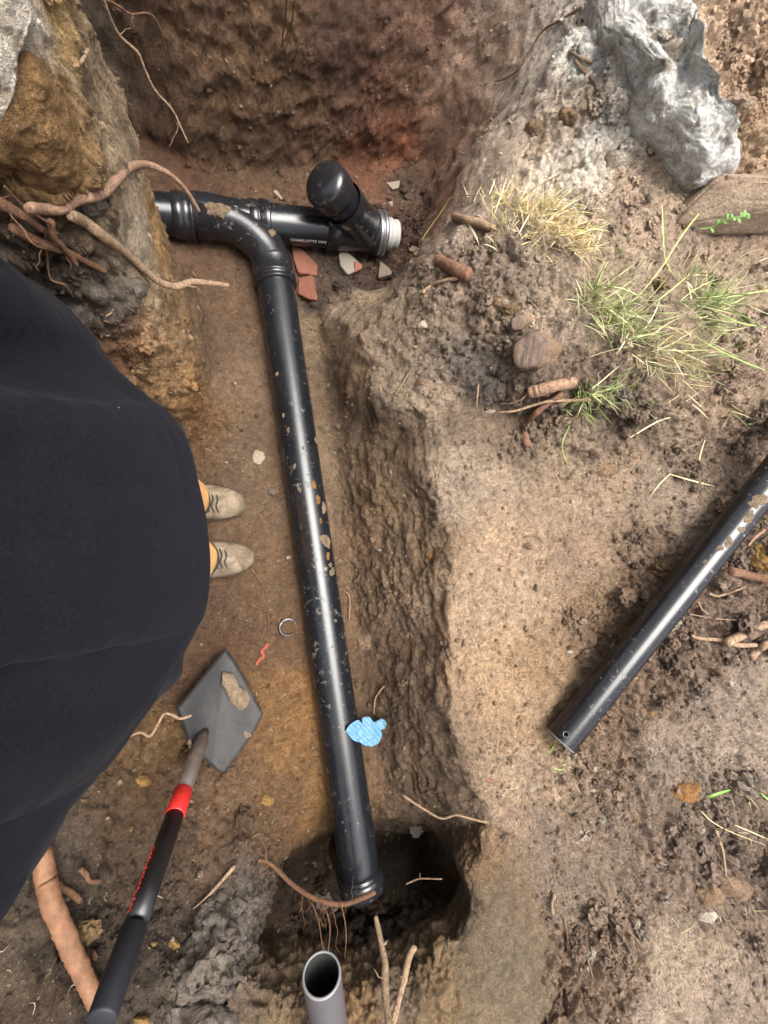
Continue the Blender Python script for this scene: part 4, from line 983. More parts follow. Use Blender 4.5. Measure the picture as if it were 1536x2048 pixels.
root('cut_root', [(876,520),(890,528),(915,541),(942,552)], .0155, .0180, M_rootd, 'fat reddish root lump half buried below the dry grass', lift=.004, sd=23)
root('tree_root', [(845,586),(862,573),(883,563),(918,556)], .0060, .0050, M_rootp, 'pale forked root just below the fat reddish lump', lift=.008, sd=24, side=[(.3, 10, 15, .03, .003)])
root('cut_root', [(1055,786),(1080,780),(1110,772),(1150,764)], .0165, .0150, M_root, 'stout cut root with a splintered end, below the big sawn stump', lift=.014, sd=25, side=[(.05, -60, 25, .07, .0013), (.02, -50, 40, .04, .001)])
root('tree_root', [(995,825),(1030,822),(1062,812),(1096,803),(1140,801),(1182,799)], .0030, .0045, M_rootp, 'long thin pale root lying crosswise under the stout cut root', lift=.030, sd=26, side=[(.5, 10, -25, .03, .0015)])
root('tree_root', [(1125,786),(1096,807),(1072,826),(1056,845),(1050,868),(1055,893)], .0075, .0090, M_rootd, 'crooked root bending down to a blunt end over the muddy hollow', lift=.022, sd=27)
root('rootlet', [(1170,826),(1150,835),(1106,850)], .0040, .0020, M_rooto, 'short reddish root beside the green blades under the grass', 'rootlet', lift=.010, sd=28)
root('rootlet', [(1088,840),(1100,833),(1125,832)], .0016, .0010, M_rooto, 'yellow hooked rootlet in the dark hollow under the cut roots', 'rootlet', lift=.01, sd=281)
root('rootlet', [(957,768),(955,790),(953,812)], .0028, .0022, M_rootp, 'short upright pale rootlet above the muddy hollow', 'rootlet', lift=.012, sd=29)
root('rootlet', [(865,655),(838,655),(800,650)], .0010, .0006, M_rootp, 'fine white rootlet beside the white chip on the rim', 'rootlet', lift=.01, sd=30)
root('twig', [(822,742),(812,755),(800,775),(786,798)], .0026, .0020, M_twig, 'thin straight twig on the block of soil beside the trench', 'twig', sd=31)
root('cut_root', [(1450,1287),(1480,1272),(1510,1258),(1560,1236)], .0125, .0135, M_rootp, 'stout pale cut root at the right edge below the loose pipe', lift=.016, sd=32)
root('tree_root', [(1382,1271),(1400,1277),(1438,1280),(1475,1290),(1515,1290)], .0050, .0060, M_rootp, 'pointed pale root beside the stout cut root at the right edge', lift=.010, sd=33)
root('tree_root', [(1417,1187),(1435,1192),(1454,1187),(1478,1179),(1497,1171)], .0050, .0012, M_rootp, 'short root with a pale knob and thin tail right of the loose pipe', 'root', lift=.012, sd=34)
root('rootlet', [(1376,1227),(1400,1232),(1435,1238),(1470,1240),(1506,1246)], .0014, .0011, M_rootp, 'fine rootlet winding over dark clods right of the loose pipe', 'rootlet', lift=.012, sd=35)
root('rootlet', [(1396,1203),(1405,1220),(1417,1228)], .0028, .0018, M_rootp, 'short pale rootlet leaning against the loose pipe side', 'rootlet', lift=.012, sd=36)
root('cut_root', [(1460,1143),(1480,1146),(1500,1152),(1545,1160)], .0140, .0120, M_rootd, 'frayed fibrous root under the yellow clod at the right edge', lift=.010, sd=37, side=[(.1, -15, 8, .02, .002), (.15, -18, -6, .02, .002), (.5, 0, 30, .04, .001)])
root('cut_root', [(1500,1316),(1515,1300),(1530,1290),(1550,1280)], .0120, .0100, M_rootp, 'split root stub at the right edge under the stout cut root', lift=.008, sd=38, side=[(.2, -10, 30, .03, .003)])
root('tree_root', [(1529,1060),(1510,1075),(1495,1092)], .0045, .0035, M_root, 'short pink root lying against the upper part of the loose pipe', lift=.05, sd=39)
root('tree_root', [(82,1700),(92,1760),(105,1810),(125,1860),(150,1915),(178,1975),(205,2030)], .0180, .0160, M_thick, 'thick orange root running down the lower left corner beside the shovel handle', lift=.012, sd=40, seg=20, wob=.07, side=[(.55, 30, 25, .03, .0012), (.6, 30, 35, .04, .001), (.8, 25, 5, .03, .001)])
root('tree_root', [(112,1765),(124,1778),(140,1785),(162,1803)], .0070, .0055, M_rooto, 'short side root branching beside the thick orange root', lift=.012, sd=41)
root('tree_root', [(160,1738),(172,1748),(180,1763),(202,1762)], .0050, .0040, M_rooto, 'small hooked root above the short side root at lower left', lift=.012, sd=42)
root('tree_root', [(516,1720),(535,1724),(555,1740),(578,1763),(607,1785),(637,1800),(672,1808),(702,1805),(751,1784)], .0045, .0068, M_rooto, 'curved rooty branch spanning the pit in front of the pipe end', start=1.22, end=1.22, sd=43,
     side=[(.12, -14, -40, .05, .0030), (.10, -20, -26, .045, .0022), (.25, -50, 30, .07, .0012), (.42, 5, 60, .03, .0012), (.55, 30, 50, .07, .0018), (.5, 10, 60, .10, .0014), (.6, -30, 50, .06, .0014), (.62, 20, 60, .09, .0014), (.7, -20, 60, .07, .0012), (.72, 5, 80, .12, .0012), (.85, 0, 50, .05, .0010), (.88, 2, -60, .05, .0008), (.3, 3, -40, .03, .001)])
root('hanging_root', [(624,1806),(637,1841),(643,1880),(650,1912)], .0018, .0014, M_rooto, 'thin rootlet of the tangle dangling above the grey stub, left one', 'root', start=1.2, end=1.15, sd=44, side=[(.3, 20, 20, .04, .001), (.5, -15, 10, .02, .001)])
root('hanging_root', [(645,1806),(655,1830),(660,1860),(656,1910)], .0018, .0014, M_rooto, 'thin rootlet of the tangle dangling above the grey stub, right one', 'root', start=1.2, end=1.15, sd=45, side=[(.4, 20, -15, .03, .001)])
root('hanging_root', [(683,1812),(691,1850),(692,1885),(689,1921)], .0013, .0009, M_rootd, 'fine root hanging straight into the pit right of the tangle', 'root', start=1.2, end=1.25, sd=46)
root('stick', [(751,1832),(757,1860),(763,1890),(770,1925),(770,1960),(772,2000),(780,2060)], .0050, .0078, M_twig, 'long peeled stick rising over the pit, left of two upright ones', 'stick', start=1.0, end=.86, sd=47, side=[(.35, 20, -22, .02, .003), (.3, 18, 6, .012, .003), (.65, -24, -28, .03, .0016)])
root('stick', [(830,1892),(820,1910),(813,1935),(808,1960),(800,1990),(790,2030),(783,2060)], .0065, .0055, M_rootp, 'shorter forked pale stick rising beside the pit, right of two upright ones', 'stick', start=.98, end=.88, sd=48, side=[(.15, -3, 30, .02, .0015), (.5, -15, -10, .012, .0015)])
root('tree_root', [(806,1590),(830,1607),(851,1620),(875,1634),(890,1636),(913,1630),(940,1637),(974,1645)], .0028, .0034, M_rootp, 'thin pale root lying across the rim above the right side of the pit', start=1.32, lift=.010, sd=49, side=[(.2, 5, -25, .02, .001), (.35, -5, 10, .01, .001)])
root('rootlet', [(812,1768),(830,1760),(845,1757),(884,1758)], .0022, .0018, M_rootp, 'small pale rootlet poking into the dark pit, upper of two', 'rootlet', start=1.35, end=1.28, sd=50, side=[(.6, 0, -20, .012, .001)])
root('rootlet', [(834,1854),(850,1862),(866,1868),(898,1871)], .0020, .0018, M_rootp, 'small pale rootlet poking into the dark pit, lower of two', 'rootlet', start=1.35, end=1.28, sd=51)
root('wood_splinter', [(470,1731),(450,1754),(431,1776),(405,1802),(386,1818)], .0055, .0012, M_rootp, 'pale pointed wood splinter lying on the dark ridge right of the shovel', 'splinter', lift=.008, sd=52)
root('tree_root', [(232,1486),(250,1477),(280,1465),(300,1472),(315,1450),(328,1428),(345,1430),(360,1437),(383,1431)], .0030, .0030, M_rootp, 'wavy yellow-tan root between the shirt and the shovel blade', lift=.02, start=None, end=1.12, sd=53)
root('twig', [(502,1136),(512,1150),(526,1169)], .0018, .0014, M_rootd, 'thin reddish twig on the floor in front of the lower shoe', 'twig', sd=54, side=[(.5, 20, -12, .03, .0012)])
root('twig', [(562,1131),(580,1123),(601,1118)], .0014, .0010, M_rootd, 'dark fine twig touching the long pipe beside a white pebble', 'twig', sd=55)
root('twig', [(500,1208),(512,1214),(524,1219)], .0016, .0012, M_rootd, 'short brown twig on the floor above the broken ring', 'twig', sd=56)
root('twig', [(536,1210),(537,1240),(538,1275)], .0012, .0008, M_rootd, 'fine dark twig lying upright left of the broken ring', 'twig', sd=57)
root('twig', [(618,1262),(612,1272),(606,1281)], .0014, .0010, M_rootp, 'tiny pale twig between the broken ring and the long pipe', 'twig', sd=58)
root('rootlet', [(688,1182),(697,1190),(700,1206),(698,1240)], .0022, .0018, M_root, 'short pink rootlet curving beside the right edge of the long pipe', 'rootlet', lift=.008, sd=59)
root('rootlet', [(768,1372),(758,1385),(750,1400),(748,1430)], .0030, .0020, M_root, 'short root on the trench wall above the blue glove', 'rootlet', lift=.01, sd=60)
root('tree_root', [(1432,1660),(1440,1685),(1446,1704),(1452,1753)], .0050, .0030, M_rootp, 'tapering pale root in the lower right clods', lift=.010, sd=61)
root('rootlet', [(1452,1753),(1478,1772),(1485,1790),(1495,1807),(1520,1835),(1545,1855)], .0016, .0010, M_twig, 'yellow thread of root trailing from the tapering pale root', 'rootlet', lift=.010, sd=62)
root('rootlet', [(1110,1788),(1104,1808),(1106,1830)], .0045, .0035, M_rootp, 'short pale root stub in the clods right of the pit', 'rootlet', lift=.008, sd=63)
root('rootlet', [(1128,1835),(1134,1865),(1137,1895)], .0020, .0014, M_rootd, 'thin upright reddish rootlet below the pale root stub', 'rootlet', lift=.008, sd=64)
root('rootlet', [(1168,1890),(1176,1920),(1186,1955)], .0018, .0012, M_root, 'thin upright rootlet further right in the lower clods', 'rootlet', lift=.008, sd=65)
root('rootlet', [(1236,1836),(1255,1860),(1275,1880),(1288,1898)], .0014, .0010, M_rootp, 'pale curved rootlet crossing a clod at lower right', 'rootlet', lift=.010, sd=66)
root('rootlet', [(1045,1838),(1062,1870),(1072,1900),(1085,1930)], .0014, .0010, M_rootp, 'fine pale rootlet slanting right of the smooth mud plate', 'rootlet', lift=.008, sd=67)

# sawn stumps: bark cylinder, cut face
def stump(px, py, rx, ln, label, dirpx=(60, 4), back=.10):
    c = D(px, py, G(px, py)[2]-.034); e = D(px+dirpx[0], py+dirpx[1], (G(px+dirpx[0], py+dirpx[1])[2])+back*.15)
    ax = (e-c).normalized(); cam_ = (Vector((0, 0, CAMH))-c).normalized()
    fn = (-ax*.55+cam_*.75).normalized()
    up = fn.orthogonal().normalized(); bi = fn.cross(up); V = []; F = []; n = 40; rr = random.Random(px)
    ph = rr.random()*6; rad = [rx*(1+.07*math.sin(2*a_+ph)+.05*math.sin(5*a_+ph)+.02*rr.uniform(-1, 1)) for a_ in [2*math.pi*k/n for k in range(n)]]
    root_ = empty('cut_stump', c); tag(root_, label, 'stump')
    for i, (dz, sc) in enumerate([(0, 1.0), (-.004, 1.05), (-.02, 1.04), (-.05, .98), (-ln, .80)]):
        off = fn*(-min(.006, -dz)) if dz > -.02 else Vector(); cc = c+ax*(-dz) if dz < -.01 else c+fn*dz
        for k in range(n):
            a = 2*math.pi*k/n; V.append(cc+(up*math.cos(a)+bi*math.sin(a))*rad[k]*sc*(1+.03*rr.uniform(-1, 1)*(i > 1)))
    for i in range(4):
        for k in range(n): F.append((i*n+k, i*n+(k+1) % n, (i+1)*n+(k+1) % n, (i+1)*n+k))
    mesh('bark', V, F, M_barkd, root_)
    V = [c+fn*.002]; F = []
    for t in (.35, .7, .94, 1.0):
        for k in range(n): a = 2*math.pi*k/n; V.append(c+(up*math.cos(a)+bi*math.sin(a))*rad[k]*t*.985+fn*(.002 if t < .95 else -.001)+fn*.0006*rr.uniform(-1, 1))
    for k in range(n): F.append((0, 1+k, 1+(k+1) % n))
    for j in range(3):
        for k in range(n): F.append((1+j*n+k, 1+(j+1)*n+k, 1+(j+1)*n+(k+1) % n, 1+j*n+(k+1) % n))
    mesh('cut_face', V, F, M_wood, root_)
stump(1058, 702, .041, .085, 'large sawn root stump with a grey-brown cut face beside the green grass')
stump(1036, 646, .018, .08, 'small sawn root stump just above the large one', (30, -6))

# ------------------------------------------------------------------ stones, clods, rubble
def lump(name, poly, hgt, m, label, cat, group=None, n=46, rough=.3, fall=.5, facet=False, sd=0, sink=.012, freq=40):
    """a solid mass: outline from the place it covers on the ground, domed and broken up, closed underneath"""
    B = [G(x, y)[0] for x, y in poly]; c = sum(B, Vector())/len(B)
    nr = Vector((0, 0, 0))
    for x, y in poly: nr += G(x, y)[1]
    nr.normalize(); nr = (nr+Vector((0, 0, .3))).normalized(); u = nr.orthogonal().normalized(); v = nr.cross(u)
    Q = [((p-c).dot(u), (p-c).dot(v), (p-c).dot(nr)) for p in B]
    Q3 = catmull([Vector(q) for q in Q+[Q[0]]], 6)[:-1]; k = len(Q3); V = []; F = []; rings = n//2
    for j in range(rings+1):
        t = j/rings
        for q in Q3: V.append((q.x*t, q.y*t, q.z*t))
    A_ = np.array(V, np.float32); T = np.repeat(np.linspace(0, 1, rings+1), k)
    prof = hgt*(1-T**(2/fall))
    A3 = np.stack([A_[:, 0], A_[:, 1], A_[:, 2]+prof], -1).astype(np.float32)
    S_ = A3+np.float32(sd*3.17)
    if facet:
        a1, a2, a3 = worley(S_+.01*fbm(S_, 30, 2, sd)[:, None], freq*.35, sd+5); disp = hgt*rough*(a3-.5)*1.2*np.clip((a2-a1)*5, 0, 1)+hgt*.10*fbm(S_, freq*2, 3, sd+9)
    else:
        a1, a2, a3 = worley(S_+.02*fbm(S_, 25, 3, sd)[:, None], freq, sd+5); disp = hgt*rough*(1.1*fbm(S_, freq*.6, 4, sd+1)+.9*(.5-a1)+.5*fbm(S_, freq*2.6, 3, sd+2))
    edge_ = np.clip((1-T)*6, 0, 1)
    A3[:, 2] += disp*np.clip(edge_+.15, 0, 1)-sink*(T > .97)
    side_ = np.stack([fbm(S_, freq*.8, 3, sd+31), fbm(S_, freq*.8, 3, sd+32)], -1)*hgt*rough*.8; A3[:, :2] += side_
    W_ = [c+u*float(a)+v*float(b)+nr*float(z) for a, b, z in A3]
    for j in range(rings):
        for i in range(k): F.append((j*k+i, (j+1)*k+i, (j+1)*k+(i+1) % k, j*k+(i+1) % k))
    nb = len(W_); W_.append(c-nr*.02)
    for i in range(k): F.append((rings*k+i, nb, rings*k+(i+1) % k))
    o = mesh(name, W_, F, m, None, not facet)
    bm = bmesh.new(); bm.from_mesh(o.data); bmesh.ops.remove_doubles(bm, verts=bm.verts, dist=1e-5); bmesh.ops.recalc_face_normals(bm, faces=bm.faces); bm.to_mesh(o.data); bm.free()
    tag(o, label, cat, group); return o
def rockmat(name, lo, mid_, hi, sc=14):
    m, t, b = mat(name, rough=.9); co = nd(t, 'ShaderNodeTexCoord').outputs['Object']
    n = noise(t, sc, 7, .72, co, .6); n2 = noise(t, 130, 5, .7, co)
    r = ramp(t, n.outputs[0], [(.36, tuple(srgb(lo))), (.47, tuple(srgb(mid_))), (.60, tuple(srgb(hi)))]); r2 = ramp(t, n2.outputs[0], [(.3, .72), (.7, 1.25)])
    t.links.new(mix(t, 1.0, r.outputs[0], r2.outputs[0], 'MULTIPLY'), b.inputs['Base Color'])
    p = bump(t, b, n.outputs[0], .03, .9); bump(t, b, n2.outputs[0], .016, 1.0, p); return m
M_conc = rockmat('grey_lime', (156, 146, 130), (204, 200, 192), (228, 226, 220), 26)
M_gstone = rockmat('grey_brown_stone', (66, 58, 50), (98, 88, 78), (128, 116, 102), 20)
M_pale = rockmat('pale_rubble', (150, 134, 112), (186, 172, 152), (214, 206, 192), 24)
M_brst = rockmat('brown_stone', (138, 116, 96), (168, 144, 120), (186, 162, 138), 9)
lump('concrete_lump', [(1165,-15),(1240,-25),(1330,-20),(1362,20),(1375,90),(1395,170),(1432,250),(1470,330),(1440,370),(1385,392),(1350,380),(1335,345),(1300,310),(1265,280),(1250,225),(1262,180),(1240,130),(1190,70)], .125, M_conc, 'big rough grey-white concrete lump at the top right', 'concrete', rough=.16, fall=.42, sd=3, n=140, freq=30, sink=.05)
lump('stone', [(-60,-60),(10,-60),(50,-10),(48,30),(40,70),(22,120),(22,180),(8,240),(-10,280),(-50,240)], .022, M_pale, 'pale grey stone in the top left corner of the photo', 'stone', rough=.3, fall=.4, sd=4, n=60)
lump('stone', [(412,1832),(440,1815),(462,1840),(474,1890),(484,1950),(490,1990),(450,2010),(400,2020),(340,2000),(335,1965),(372,1905)], .055, M_gstone, 'craggy grey stone on the ridge between the shovel and the pit', 'stone', rough=.5, sd=6, n=90, freq=45)
lump('stone', [(330,2005),(400,2000),(470,2010),(480,2060),(400,2100),(320,2070)], .05, M_gstone, 'rough grey-brown stone at the bottom edge left of the pipe stub', 'stone', rough=.5, sd=7, n=60, freq=45)
# the big brown boulder at the right edge
def boulder():
    pts = [(1325,462),(1352,420),(1400,395),(1440,345),(1475,352),(1560,345),(1640,400),(1600,470),(1500,445),(1450,462),(1380,470)]
    bm = bmesh.new()
    for (x, y) in pts: bm.verts.new(D(x, y, G(x, y)[2]+.02))
    for (x, y, l) in [(1395,408,.03),(1442,350,.07),(1478,362,.085),(1545,358,.10),(1625,405,.09),(1545,432,.075),(1480,432,.075),(1462,400,.085),(1420,440,.05)]: bm.verts.new(D(x, y, G(x, y)[2]-l))
    r_ = bmesh.ops.convex_hull(bm, input=bm.verts); bmesh.ops.delete(bm, geom=[v for v in bm.verts if not v.link_faces], context='VERTS')
    bmesh.ops.bevel(bm, geom=bm.edges[:], offset=.006, segments=2, affect='EDGES')
    bmesh.ops.triangulate(bm, faces=bm.faces); bmesh.ops.subdivide_edges(bm, edges=bm.edges[:], cuts=5, use_grid_fill=True)
    A_ = np.array([tuple(v.co) for v in bm.verts], np.float32); bm.normal_update(); N_ = np.array([tuple(v.normal) for v in bm.verts])
    A_ = A_+N_*(.005*fbm(A_, 12, 3, 7)+.0006*fbm(A_, 60, 3, 8))[:, None]
    for v, q in zip(bm.verts, A_): v.co = Vector([float(k) for k in q])
    me_ = bpy.data.meshes.new('boulder'); bm.to_mesh(me_); bm.free(); me_.polygons.foreach_set('use_smooth', [True]*len(me_.polygons))
    tag(link('boulder', me_, M_brst), 'large smooth brown stone with a flat top at the right edge below the grey lump', 'stone')
boulder()
def blob(cx, cy, r, sq=.8, a=0, n=9, jag=.2, sd=1):
    rr = random.Random(sd); out = []
    for k in range(n):
        t = 2*math.pi*k/n; q = r*(1+jag*rr.uniform(-1, 1)); x = q*math.cos(t); y = q*sq*math.sin(t)
        out.append((cx+x*math.cos(a)-y*math.sin(a), cy+x*math.sin(a)+y*math.cos(a)))
    return out
def clod(cx, cy, r, h, m, label, cat='clod', group=None, sd=1, facet=False, sq=.8, a=0, rough=.35, freq=60, n=30):
    return lump('clod' if cat == 'clod' else cat.replace(' ', '_'), blob(cx, cy, r, sq, a, sd=sd), h, m, label, cat, group, n=n, rough=rough, facet=facet, sd=sd, freq=freq, sink=.004, fall=.75)
clod(1532, 1110, 42, .040, M_yclod, 'bright yellow clod beside the loose pipe at the right edge', sd=11, n=50)
clod(1372, 1585, 36, .016, M_mudo, 'orange-brown clod left of a green blade at lower right', sd=12, sq=.6)
clod(1190, 903, 17, .014, M_stone, 'rounded stone-like clod on the shelf below the grass', sd=13)
clod(1212, 938, 24, .012, M_clod, 'flat tan clod on the shelf below the rounded one', sd=14, sq=.6)
clod(1269, 908, 10, .008, M_stone, 'small round clod right of the rounded stone-like one', sd=15)
clod(998, 606, 17, .018, M_clod, 'angular tan clod left of the green grass, above the small stump', sd=16, facet=True)
clod(195, 585, 26, .020, M_gstone, 'angular grey stone among the clods just above the shirt', 'stone', sd=17, facet=True)
clod(150, 635, 42, .024, M_gstone, 'large dark grey clod touching the shirt edge on the left bank', sd=18)
clod(265, 575, 30, .018, M_gstone, 'crumbly dark grey clod under the pale thick root', sd=19)
clod(185, 412, 30, .010, M_gstone, 'smooth grey stone behind the arching root on the left bank', 'stone', sd=20, rough=.15)
lump('clay_bulge', [(28,118),(62,95),(105,130),(140,200),(165,300),(162,370),(120,392),(70,380),(20,345),(-20,310),(-40,200)], .030, M_bulge, 'big rounded yellow-brown clay bulge on the upper left bank', 'clay', rough=.30, fall=.6, sd=19, n=110, freq=30, sink=.02)
clod(1470, 1775, 34, .026, M_stone, 'round reddish stone in the lower right clods', 'stone', sd=23, rough=.15)
clod(1420, 1790, 30, .018, M_clod, 'tan clod with an orange side touching the round reddish stone', sd=24)
clod(1418, 1834, 26, .014, M_pale, 'pale flaky clod below the round reddish stone', sd=25, sq=.5)
clod(1480, 215, 34, .030, M_brst, 'brown angular stone in the loose soil at the top right', 'stone', sd=26, facet=True, sq=.8)
clod(1225, 115, 16, .015, M_brst, 'small brown stone embedded at the left side of the grey lump', 'stone', sd=27)
clod(1138, 232, 24, .020, M_clod, 'tan block of soil on the pale rubble above the dry grass', sd=28, facet=True)
clod(1068, 255, 20, .014, M_clod, 'crumbly clod to the left of the tan block on the light wall', sd=29)
clod(1232, 320, 26, .018, M_pale, 'pale rubble lump at the foot of the grey lump', sd=30)
clod(1255, 665, 16, .012, M_stone, 'small grey stone hidden in the green grass', 'stone', sd=31)
clod(1268, 785, 18, .012, M_stone, 'small flat grey stone under the green grass', 'stone', sd=32, sq=.6)
clod(1440, 160, 18, .016, M_clod, 'round clod in the loose soil left of the brown angular stone', sd=33)
clod(536, 1600, 14, .012, M_yclod, 'ochre pebble on the floor above the pit', 'pebble', sd=34, rough=.12)
clod(287, 1563, 15, .012, M_yclod, 'ochre clod left of the red shovel collar', sd=35)
clod(349, 1888, 12, .010, M_yclod, 'small ochre pebble on dark soil right of the shovel grip', 'pebble', sd=36, rough=.12)
clod(308, 1888, 7, .007, M_yclod, 'tiny ochre pebble beside the shovel grip', 'pebble', sd=37, rough=.12)
clod(186, 1908, 16, .010, M_rooto, 'orange bark chip between the thick root and the shovel', 'chip', sd=38, a=1, sq=.5)
clod(285, 2040, 18, .014, M_yclod, 'yellow clod at the bottom edge beside the shovel grip', sd=39)
clod(845, 765, 10, .008, M_clod, 'small tan crumb on the corner of the soil block', sd=40)
clod(577, 1115, 6, .006, M_chip, 'small white pebble near the long pipe beside a twig', 'pebble', sd=41, rough=.1, n=16)
clod(518, 915, 13, .005, M_chip, 'whitish crushed patch on the floor above the upper shoe', 'chip', sd=42, sq=1.3, n=20)
clod(470, 767, 5, .005, M_chip, 'tiny white pebble high on the trench floor', 'pebble', sd=43, n=14)
clod(1184, 1580, 7, .007, M_chip, 'white chip on the bank below the loose pipe', 'chip', sd=44, n=14)
clod(1063, 1578, 6, .005, M_chip, 'small white chip right of the red leaf-like flake', 'chip', sd=45, n=14, sq=1.3)
clod(1050, 1153, 8, .005, M_chip, 'round cream pebble on the smooth shelf', 'pebble', sd=46, n=14)
clod(1140, 1303, 9, .006, M_chip, 'white flake left of the loose pipe', 'chip', sd=47, n=14, sq=.6)
clod(980, 823, 12, .004, M_chip, 'white-blue scrape in the muddy hollow', 'chip', sd=48, n=14, sq=.5)
clod(845, 652, 13, .012, M_pale, 'white stone chip at the rim of the soil block', 'stone', sd=49, n=20, facet=True)
clod(979, 1560, 9, .004, M_brick, 'red flake on the bank right of the trench wall', 'chip', sd=50, n=14, a=.6, sq=.6)
clod(728, 1286, 15, .006, M_stone, 'flat pinkish stone stuck in the trench wall beside the pipe', 'stone', sd=51, n=18, sq=1.3)
clod(858, 1112, 7, .005, M_mudo, 'orange clay spot stuck on the trench wall', 'clod', sd=52, n=14, sq=1.2)
# bricks and glass in the far corner
def shard(name, poly, th, m, label, cat, lift=.008):
    B = [A(x, y, lift) for x, y in poly]; c = sum(B, Vector())/len(B); nr = Vector()
    for i in range(len(B)): nr += (B[i]-c).cross(B[(i+1) % len(B)]-c)
    nr.normalize(); nr = nr if nr.z > 0 else -nr
    B = [p-nr*(p-c).dot(nr) for p in B]; bm = bmesh.new()
    vs_ = [bm.verts.new(p+nr*th*.5) for p in B]+[bm.verts.new(p-nr*th) for p in B]; k = len(B)
    bm.faces.new(vs_[:k]); bm.faces.new(vs_[k:][::-1])
    for i in range(k): bm.faces.new((vs_[i], vs_[k+i], vs_[k+(i+1) % k], vs_[(i+1) % k]))
    bmesh.ops.recalc_face_normals(bm, faces=bm.faces); bmesh.ops.bevel(bm, geom=bm.edges[:], offset=th*.1, segments=2, affect='EDGES')
    bmesh.ops.triangulate(bm, faces=bm.faces); bmesh.ops.subdivide_edges(bm, edges=bm.edges[:], cuts=3, use_grid_fill=True)
    for v in bm.verts: v.co += Vector([random.uniform(-1, 1)*th*.03 for _ in range(3)])
    me_ = bpy.data.meshes.new(name); bm.to_mesh(me_); bm.free(); return tag(link(name, me_, m), label, cat)
shard('brick', [(583,492),(604,500),(634,538),(634,552),(596,550),(586,520)], .018, M_brick, 'orange brick piece beside the pipe elbow, upper of two', 'brick')
shard('brick', [(598,556),(628,556),(634,600),(622,603),(598,590)], .016, M_brick, 'orange brick piece with a chipped lower edge beside the long pipe', 'brick')
shard('brick', [(676,510),(690,503),(722,532),(712,545),(694,552),(680,535)], .022, M_mortar, 'broken brick with white mortar below the wye', 'brick')
shard('brick', [(706,524),(724,530),(722,541),(708,546)], .020, M_brick, 'small red brick corner beside the mortared piece', 'brick', .014)
shard('chip', [(772,366),(800,362),(797,376),(785,380)], .006, M_chip, 'white torn scrap in the dark corner behind the clamp', 'scrap')
shard('chip', [(756,545),(766,528),(788,545),(776,556),(758,558)], .010, M_chip, 'white stone chip where the light rim meets the dark corner', 'stone')
shard('chip', [(546,382),(552,381),(566,397),(562,400)], .004, M_chip, 'thin pale splinter behind the cross pipe', 'chip')
shard('chip', [(776,405),(786,403),(784,414),(777,415)], .006, M_chip, 'small white bit on the soil above the clamp', 'chip')

# ------------------------------------------------------------------ small found things
def glove():
    # crumpled nitrile scrap draped over the right flank of the long pipe
    outl = [(691,1462),(700,1449),(716,1440),(724,1446),(725,1436),(738,1434),(748,1444),(757,1440),(766,1438),(773,1447),(770,1457),(763,1460),(764,1472),(757,1486),(742,1493),(728,1490),(719,1485),(706,1480)]
    n = len(outl); cx = sum(p[0] for p in outl)/n; cy = sum(p[1] for p in outl)/n; V = []; F = []; R = 26
    oc = catmull([Vector((x, y, 0)) for x, y in outl+[outl[0]]], 8)[:-1]; k = len(oc)
    cen = D(732, 1464, 1.315)
    def pipeh(p):
        q = p-m0; q -= md*q.dot(md); return q
    for sgn in (0, 1):
        for j in range(R+1):
            t = j/R
            for i, q in enumerate(oc):
                x = cx+(q.x-cx)*t; y = cy+(q.y-cy)*t
                dd = Vector(raydir(x, y)); o = Vector((0, 0, CAMH)); w0 = o-m0
                # where the ray meets the pipe surface, else a plane sagging off its side
                a_ = dd-md*dd.dot(md); b_ = w0-md*w0.dot(md); A2 = a_.dot(a_); B2 = 2*a_.dot(b_); C2 = b_.dot(b_)-(pr+.002)**2; disc = B2*B2-4*A2*C2
                tt = (-B2-math.sqrt(disc))/(2*A2) if disc > 0 else -B2/(2*A2)
                if disc <= 0 or disc < .002: tt = max(tt, 0); 
                edge_d = math.sqrt(max(C2+0, 0))
                tmin = -B2/(2*A2); dist = (b_+a_*tmin).length
                if dist > pr*.9: tt = tmin-pr*.44+(dist-pr*.9)*.8
                V.append((x, y, tt-.004+.0022*sgn, i, t))
    VA = []
    for x, y, tt, i, t in V:
        f = .0075*abs(math.sin((x+y*.6)*.13+1.5*math.sin(y*.11)))**.5+.0045*abs(math.sin((x*.5-y)*.21+2*math.sin(x*.1)))**.5+.0015*math.sin((x-y)*.6)
        VA.append(D(x, y, tt-.012+f*(.35+.65*t)))
    for sgn in (0, 1):
        o_ = sgn*(R+1)*k
        for j in range(R):
            for i in range(k):
                q = (o_+j*k+i, o_+j*k+(i+1) % k, o_+(j+1)*k+(i+1) % k, o_+(j+1)*k+i); F.append(q if sgn else q[::-1])
    for i in range(k): a = R*k+i; b = R*k+(i+1) % k; o_ = (R+1)*k; F.append((a, b, b+o_, a+o_))
    tag(mesh('glove', VA, F, M_glove), 'crumpled light blue glove scrap lying on the side of the long pipe', 'glove')
glove()
